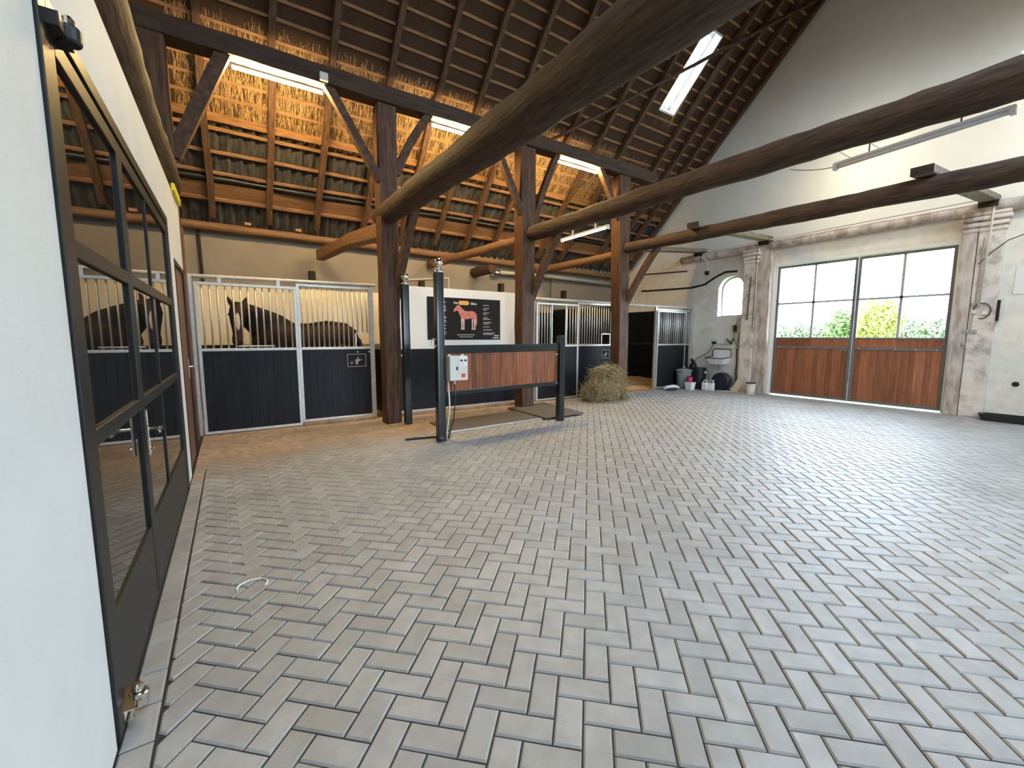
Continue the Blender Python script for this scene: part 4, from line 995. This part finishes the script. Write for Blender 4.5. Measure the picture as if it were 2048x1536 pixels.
def jug(x, y, a, label):
    t = thing('jerrycan', label, 'jerrycan', (x, y, 0), 'white jerrycans')
    MB().box(x-.06, x+.06, y-.075, y+.075, 0, .23).build('body', 'white', t, bevel=.02)
    MB().tube([(x, y-.05, .225), (x, y-.05, .29), (x, y+.02, .30), (x, y+.06, .235)], .016, 8).build('handle', 'white', t, smooth=True)
    MB().lathe((x, y-.055, .28), [(.022, 0), (.022, .035)], 12).build('cap', 'white', t)
jug(11.74, 7.36, 0, 'left of two white jerrycans in front of the black drum'); jug(11.82, 7.20, 0, 'right of two white jerrycans in front of the black drum')
t = thing('hose_reel', 'dark blue hose reel ball under the sink', 'hose reel', (12.1, 7.05, 0))
b = MB()
for k in range(7): 
    R2 = .25-.004*abs(k-3); b.tube([(11.98+k*.035, 7.05+R2*cos(a), .27+R2*sin(a)) for a in [i*2*pi/28 for i in range(29)]], .02, 8)
b.build('coiled_hose', 'blueplastic', t, smooth=True)
MB().lathe((11.97, 7.05, .27), [(.20, 0), (.24, .02), (.24, .22), (.2, .24)], 28, 'x').build('drum', 'blueplastic', t)
b = MB(); b.tube([(12.0, 6.78, .0), (12.05, 6.78, .33), (12.2, 6.8, .4)], .016, 8); b.tube([(12.0, 7.32, 0), (12.2, 7.32, .35)], .016, 8); b.build('stand', 'darkplastic', t)
t = thing('feed_bag', 'half empty white and black feed bag on the floor by the box', 'bag', (10.95, 7.95, 0))
b = MB().ball((10.98, 7.96, .05), 1, 18, .33, .16, .10)
for p in b.v: p.z = max(.005, p.z+.02*noise.noise(p*9)); p.x += .02*noise.noise(p*5)
b.build('bag_body', 'white', t, smooth=True)
b = MB().ball((10.90, 7.86, .035), 1, 16, .26, .09, .06)
for p in b.v: p.z = max(.004, p.z)
b.build('black_print', 'darkplastic', t, smooth=True); MB().tube([(11.05, 7.82, .06), (11.1, 7.9, .125), (11.18, 7.96, .14)], .018, 6).build('fold', 'darkplastic', t)
MB().hexa([(12.08, 6.56, 0), (12.08, 6.78, 0), (12.11, 6.78, 0), (12.11, 6.56, 0)], [(12.26, 6.46, .40), (12.26, 6.66, .40), (12.285, 6.66, .41), (12.285, 6.46, .41)]).build('pale_board', 'board', label='pale wooden board leaning on the wall under the pillar', cat='board')
t = pail(12.02, 6.16, 0, .12, .30, 'pillar', 'dusty old bucket at the foot of the jamb by the barn doors', 'old_bucket', 'bucket')
MB().lathe((12.02, 6.16, .30), [(.128, 0), (.128, .02)], 20).build('rim', 'soot', t)
b = MB().bar((11.85, 7.02, .014), (12.1, 6.3, .014), .06, .028); b.build('wooden_batten', 'pillar_brown', label='grey wooden batten lying on the floor under the leaning board', cat='batten')
b = MB().box(11.72, 11.80, 6.86, 7.12, .001, .012); b.build('floor_scrap', 'pipe', label='grey flat scrap lying on the floor before the hose reel', cat='scrap')
# sink
t = thing('sink', 'white wall sink with splashback and bent tube rack', 'sink', (12.2, 7.25, .9))
MB().box(GX-.025, GX-.001, 6.98, 7.55, .92, 1.18).build('splashback', 'sinkblue', t, bevel=.01)
MB().hexa([(12.08, 7.06, .76), (12.40, 7.06, .76), (12.40, 7.48, .76), (12.08, 7.48, .76)], [(12.02, 6.99, .93), (12.40, 6.99, .93), (12.40, 7.54, .93), (12.02, 7.54, .93)]).build('basin', 'sinkblue', t, bevel=.015)
b = MB().tube([(12.38, 7.55, 1.0), (12.02, 7.58, .96), (11.98, 7.56, .95), (11.98, 7.0, .95), (12.02, 6.96, .96), (12.38, 6.96, 1.0), (12.36, 6.96, 1.22), (12.36, 7.5, 1.22), (12.36, 7.55, 1.16), (12.37, 7.55, 1.0)], .016, 8)
b.build('tube_rack', 'rusty', t, smooth=True)
MB().tube([(12.25, 7.27, .76), (12.25, 7.27, .62), (12.38, 7.27, .60)], .02, 8).build('drain_pipe', 'pipe', t)
t = thing('wall_tap', 'old wall taps and mixer above the sink', 'tap', (12.36, 7.0, 1.4))
b = MB().tube([(12.37, 7.55, 1.40), (12.37, 7.28, 1.36), (12.37, 6.95, 1.37)], .016, 8); b.build('pipe', 'pipe', t)
for dy, a in ((.08, .25), (-.06, -.25)): MB().tube([(12.35, 6.99, 1.38), (12.34, 6.99+dy*1.6, 1.53)], .018, 8).build('lever', 'soot', t)
MB().box(12.33, 12.39, 7.45, 7.58, 1.36, 1.44).build('tap_body', 'soot', t, bevel=.01)
MB().tube([(12.36, 7.52, 1.40), (12.30, 7.55, 1.25), (12.25, 7.62, 1.10), (12.15, 7.75, 1.0), (12.0, 7.85, .92), (11.95, 7.88, .75), (11.98, 7.86, .45)], .013, 8).build('water_hose', 'cable', smooth=True, label='dark hose hanging from the tap over the sink rack to the drum', cat='hose')
t = thing('heat_lamp', 'small dark corded inspection lamp hanging beside the fuse box', 'lamp', (12.36, 6.86, 1.8))
MB().box(12.32, 12.39, 6.84, 6.93, 1.73, 1.92).build('head', 'soot', t, bevel=.01)
MB().tube([(12.36, 6.88, 1.92), (12.36, 6.82, 2.05), (12.37, 6.72, 2.15), (12.38, 6.69, 2.2)], .008, 6).build('cord', 'cable', t)
MB().tube([(12.36, 6.90, 1.73), (12.36, 6.92, 1.55), (12.36, 6.86, 1.42), (12.36, 6.80, 1.3), (12.36, 6.77, 1.7)], .008, 6).build('cord_loop', 'cable', t)
t = thing('fuse_box', 'black fuse box on the wall left of the moulded pillar', 'fuse box', (12.36, 6.60, 1.45))
MB().box(12.30, GX, 6.50, 6.69, 1.44, 2.02).build('case', 'darkplastic', t, bevel=.01)
MB().box(12.285, 12.30, 6.51, 6.58, 1.72, 1.82).build('window', 'inkgrey', t); MB().box(12.285, 12.30, 6.60, 6.67, 1.73, 1.81).build('window', 'inkgrey', t)
MB().box(12.28, 12.40, 6.48, 6.57, 1.93, 2.07).build('junction', 'boxgrey', t)
for yy, z0, z1, t_ in ((6.70, 2.05, 4.0, 'left of the fuse box'), (6.60, 2.05, 4.0, 'above the fuse box'), ):
    MB().tube([(12.38, yy, z0), (12.38, yy+.01, (z0+z1)/2), (12.38, yy, z1)], .016, 8).build('wall_conduit', 'pipe', label='grey conduit running up the wall '+t_, cat='conduit')
MB().tube([(12.24, 6.50, 2.06), (12.245, 6.48, 2.6), (12.245, 6.46, 3.25)], .014, 8).build('wall_conduit', 'cable', label='dark cable on the left edge of the moulded pillar', cat='cable')
MB().tube([(12.25, 6.34, 1.84), (12.25, 6.33, 2.9), (12.2, 6.32, 3.9), (12.2, 6.3, 4.02)], .009, 8).build('pull_cord', 'cable', label='thin pull cord with ring hanging on the moulded pillar', cat='cord')
MB().tube([(12.25, 6.34+.03*sin(a), 1.80+.05*cos(a)) for a in [i*2*pi/12 for i in range(13)]], .007, 6).build('cord_ring', 'pipe', label='ring handle at the end of the pull cord', cat='ring')
MB().tube([(12.36, 6.80, 1.25), (12.37, 6.79, .9), (12.37, 6.80, .5), (12.38, 6.76, .2)], .017, 8).build('drain_conduit', 'cable', label='dark pipe running down the wall right of the sink', cat='pipe')
MB().box(12.32, 12.40, 6.70, 6.76, 1.18, 1.50).build('fire_nozzle', 'pipe', bevel=.01, label='grey spray nozzle hanging left below the fuse box', cat='nozzle')
# bent conduit along the gable plate
b = MB().tube([(12.25, 7.80, 3.56), (12.25, 7.80, 3.78), (12.25, 7.86, 3.90), (12.22, 7.98, 3.98), (12.22, 7.94, 4.10), (12.22, 7.7, 4.14), (12.22, 6.5, 4.16), (12.22, 2.2, 4.22), (12.22, 2.0, 4.20), (12.22, 1.97, 4.05), (12.24, 2.02, 2.15)], .018, 8)
b.build('bent_conduit', 'cablewhite', smooth=True, label='pale conduit along the gable plate bending down at both ends', cat='conduit')
MB().box(12.2, 12.29, 7.75, 7.85, 3.46, 3.57).build('hanging_socket', 'soot', bevel=.01, label='dark socket at the left end of the bent conduit', cat='socket')
# right pillar fittings
t = thing('socket_group', 'pale switch boxes and sockets on the dirty right pillar', 'sockets', (12.3, 2.08, 1.7))
for y0, y1, z0, z1, mt in ((2.03, 2.13, 2.05, 2.13, 'boxgrey'), (1.89, 1.98, 2.02, 2.10, 'boxgrey'), (2.12, 2.22, 1.66, 1.74, 'pipe'), (2.01, 2.11, 1.66, 1.74, 'pipe'), (2.15, 2.22, 1.42, 1.48, 'pipe')):
    o = MB().box(12.29, 12.33, y0, y1, z0, z1).build('socket', mt, t, bevel=.006)
    MB().box(12.283, 12.292, y0+.02, y1-.02, z0+.015, z1-.015).build('socket_face', 'inkgrey' if mt == 'pipe' else 'white', o)
b = MB().tube([(12.31, 2.10, 1.74), (12.31, 2.10, 2.05)], .012, 8); b.tube([(12.31, 2.08, 2.13), (12.31, 2.06, 3.5)], .012, 8); b.build('conduit', 'pipe', t)
MB().tube([(12.30, 1.98+.12*cos(a), 2.10+.15*sin(a)) for a in [i*2*pi/20*.8 for i in range(21)]], .010, 6).build('cable_coil', 'cable', label='loop of dark cable hung on the dirty right pillar', cat='cable')
MB().tube([(12.28, 2.1, 3.0), (12.28, 1.95, 3.2), (12.3, 1.75, 3.4), (12.36, 1.4, 3.55), (12.38, .9, 3.62)], .009, 6).build('loose_cable', 'cable', label='thin dark cable drooping right from the dirty pillar', cat='cable')
MB().box(12.36, 12.42, 1.76, 1.82, 1.9, 2.3).build('wall_bracket', 'soot', label='narrow dark iron bracket right of the dirty pillar', cat='bracket')
MB().lathe((GX-.012, 1.44, .70), [(.05, .012), (.045, 0), (.02, -.03)], 14, 'x').build('drain_spout', 'soot', label='dark round pipe stub low on the right wall', cat='pipe')
t = thing('feed_trough', 'low black rubber trough on the floor against right wall', 'trough', (12.05, 1.2, 0))
b = MB(); ol = [(-.72, -.10), (-.66, -.15), (.66, -.15), (.72, -.10), (.72, .10), (.66, .15), (-.66, .15), (-.72, .10)]
V = []; 
for sc_, z in ((.92, 0), (1, .13), (.93, .13), (.86, .03)):
    V += [(12.10+q*sc_, 1.10+p*sc_, z) for p, q in ol]
Fc = [tuple(range(8))]
for k in range(3): Fc += [(k*8+i, k*8+8+i, k*8+8+(i+1) % 8, k*8+(i+1) % 8) for i in range(8)]
Fc.append(tuple(range(24, 32))[::-1]); b.add(V, Fc); b.build('tub', 'darkplastic', t, bevel=.006)
struct('window_3', MB().poly([(GX-.01, 1.62, 2.4), (GX-.01, 1.62, 2.9), (GX-.01, 1.1, 2.9), (GX-.01, 1.1, 2.4)], (.005, 0, 0)), 'white', 'pale window panel at the right edge of the wall', 'window')
# duct and pipes over the wash stand and middle box
t = thing('vent_pipe', 'grey pipe along the back wall above the middle box', 'pipe', (8.8, 10.9, 3.4))
MB().tube([(6.6, 11.0, 3.47), (8.6, 11.0, 3.50), (11.9, 11.0, 3.44)], .055, 12).build('pipe', 'pipe', t, smooth=True)
for x in (8.6, 9.7, 11.0): MB().lathe((x, 11.0, 3.49), [(.065, -.02), (.065, .02)], 14, 'x').build('clamp', 'steel', t)
MB().lathe((6.55, 11.0, 3.46), [(.10, 0), (.10, .2), (.06, .26)], 16, 'x').build('elbow_cap', 'chrome', t, smooth=True)
MB().tube([(8.75, 11.0, 3.48), (8.75, 11.05, 2.5)], .014, 8).build('down_pipe', 'cable', t)
MB().tube([(-.43, 11.08, 3.8), (-.41, 11.08, 2.7)], .03, 8).build('wall_pipe', 'soot', label='thin dark pipe high on the wall behind the horse', cat='pipe')
# small things on the paving
MB().tube([(.02+.085*cos(a), 3.06+.07*sin(a), .008) for a in [radians(200-i*17) for i in range(15)]], .005, 6).build('plastic_ring', 'white', label='white curl of plastic strip lying on the paving near the glass door', cat='plastic strip')

# ================================================================== OUTSIDE
def leaves(c, r, n, mt, parent, sz=.16):
    b = MB()
    for k in range(n):
        a = random.uniform(0, 2*pi); z = random.uniform(-1, 1); q = math.sqrt(1-z*z); rr = random.random()**.4
        p = Vector((c[0]+r[0]*q*cos(a)*rr, c[1]+r[1]*q*sin(a)*rr, c[2]+r[2]*z*rr)); p.z = max(-.03, p.z)
        u = Vector((random.gauss(0, 1), random.gauss(0, 1), random.gauss(0, 1))).normalized()*sz; v = u.cross(Vector((random.gauss(0, 1), random.gauss(0, 1), random.gauss(0, 1)))).normalized()*sz*.6
        b.add([p-u, p+v, p+u, p-v], [(0, 1, 2, 3)], random.random())
    o = b.build('foliage', mt, parent); return o
def tree(x, y, h, w, mt, label, nl=2600):
    t = thing('tree', label, 'tree', (x, y, -.06))
    MB().tube([(x, y, -.06), (x+.1, y, h*.3), (x, y+.1, h*.7)], [.18, .13, .05], 8).build('trunk', 'bark', t)
    leaves((x, y, h*.58), (w, w, h*.42), nl, mt, t)
tree(45, 13.1, 4.75, 1.7, 'leaf_y', 'yellow green tree seen through the right barn door glass')
tree(46, 16.0, 4.1, 1.2, 'leaf_g', 'pale green tree seen through the left barn door glass', 1400)
t = thing('hedge', 'long pale green hedge beyond the field outside', 'hedge', (50, 14, -.06))
for k in range(12): leaves((50+random.uniform(-.4, .4), 2+k*2.1, 1.5), (1.0, 1.6, 1.75+random.uniform(-.2, .3)), 1500, 'leaf_h', t, .17)
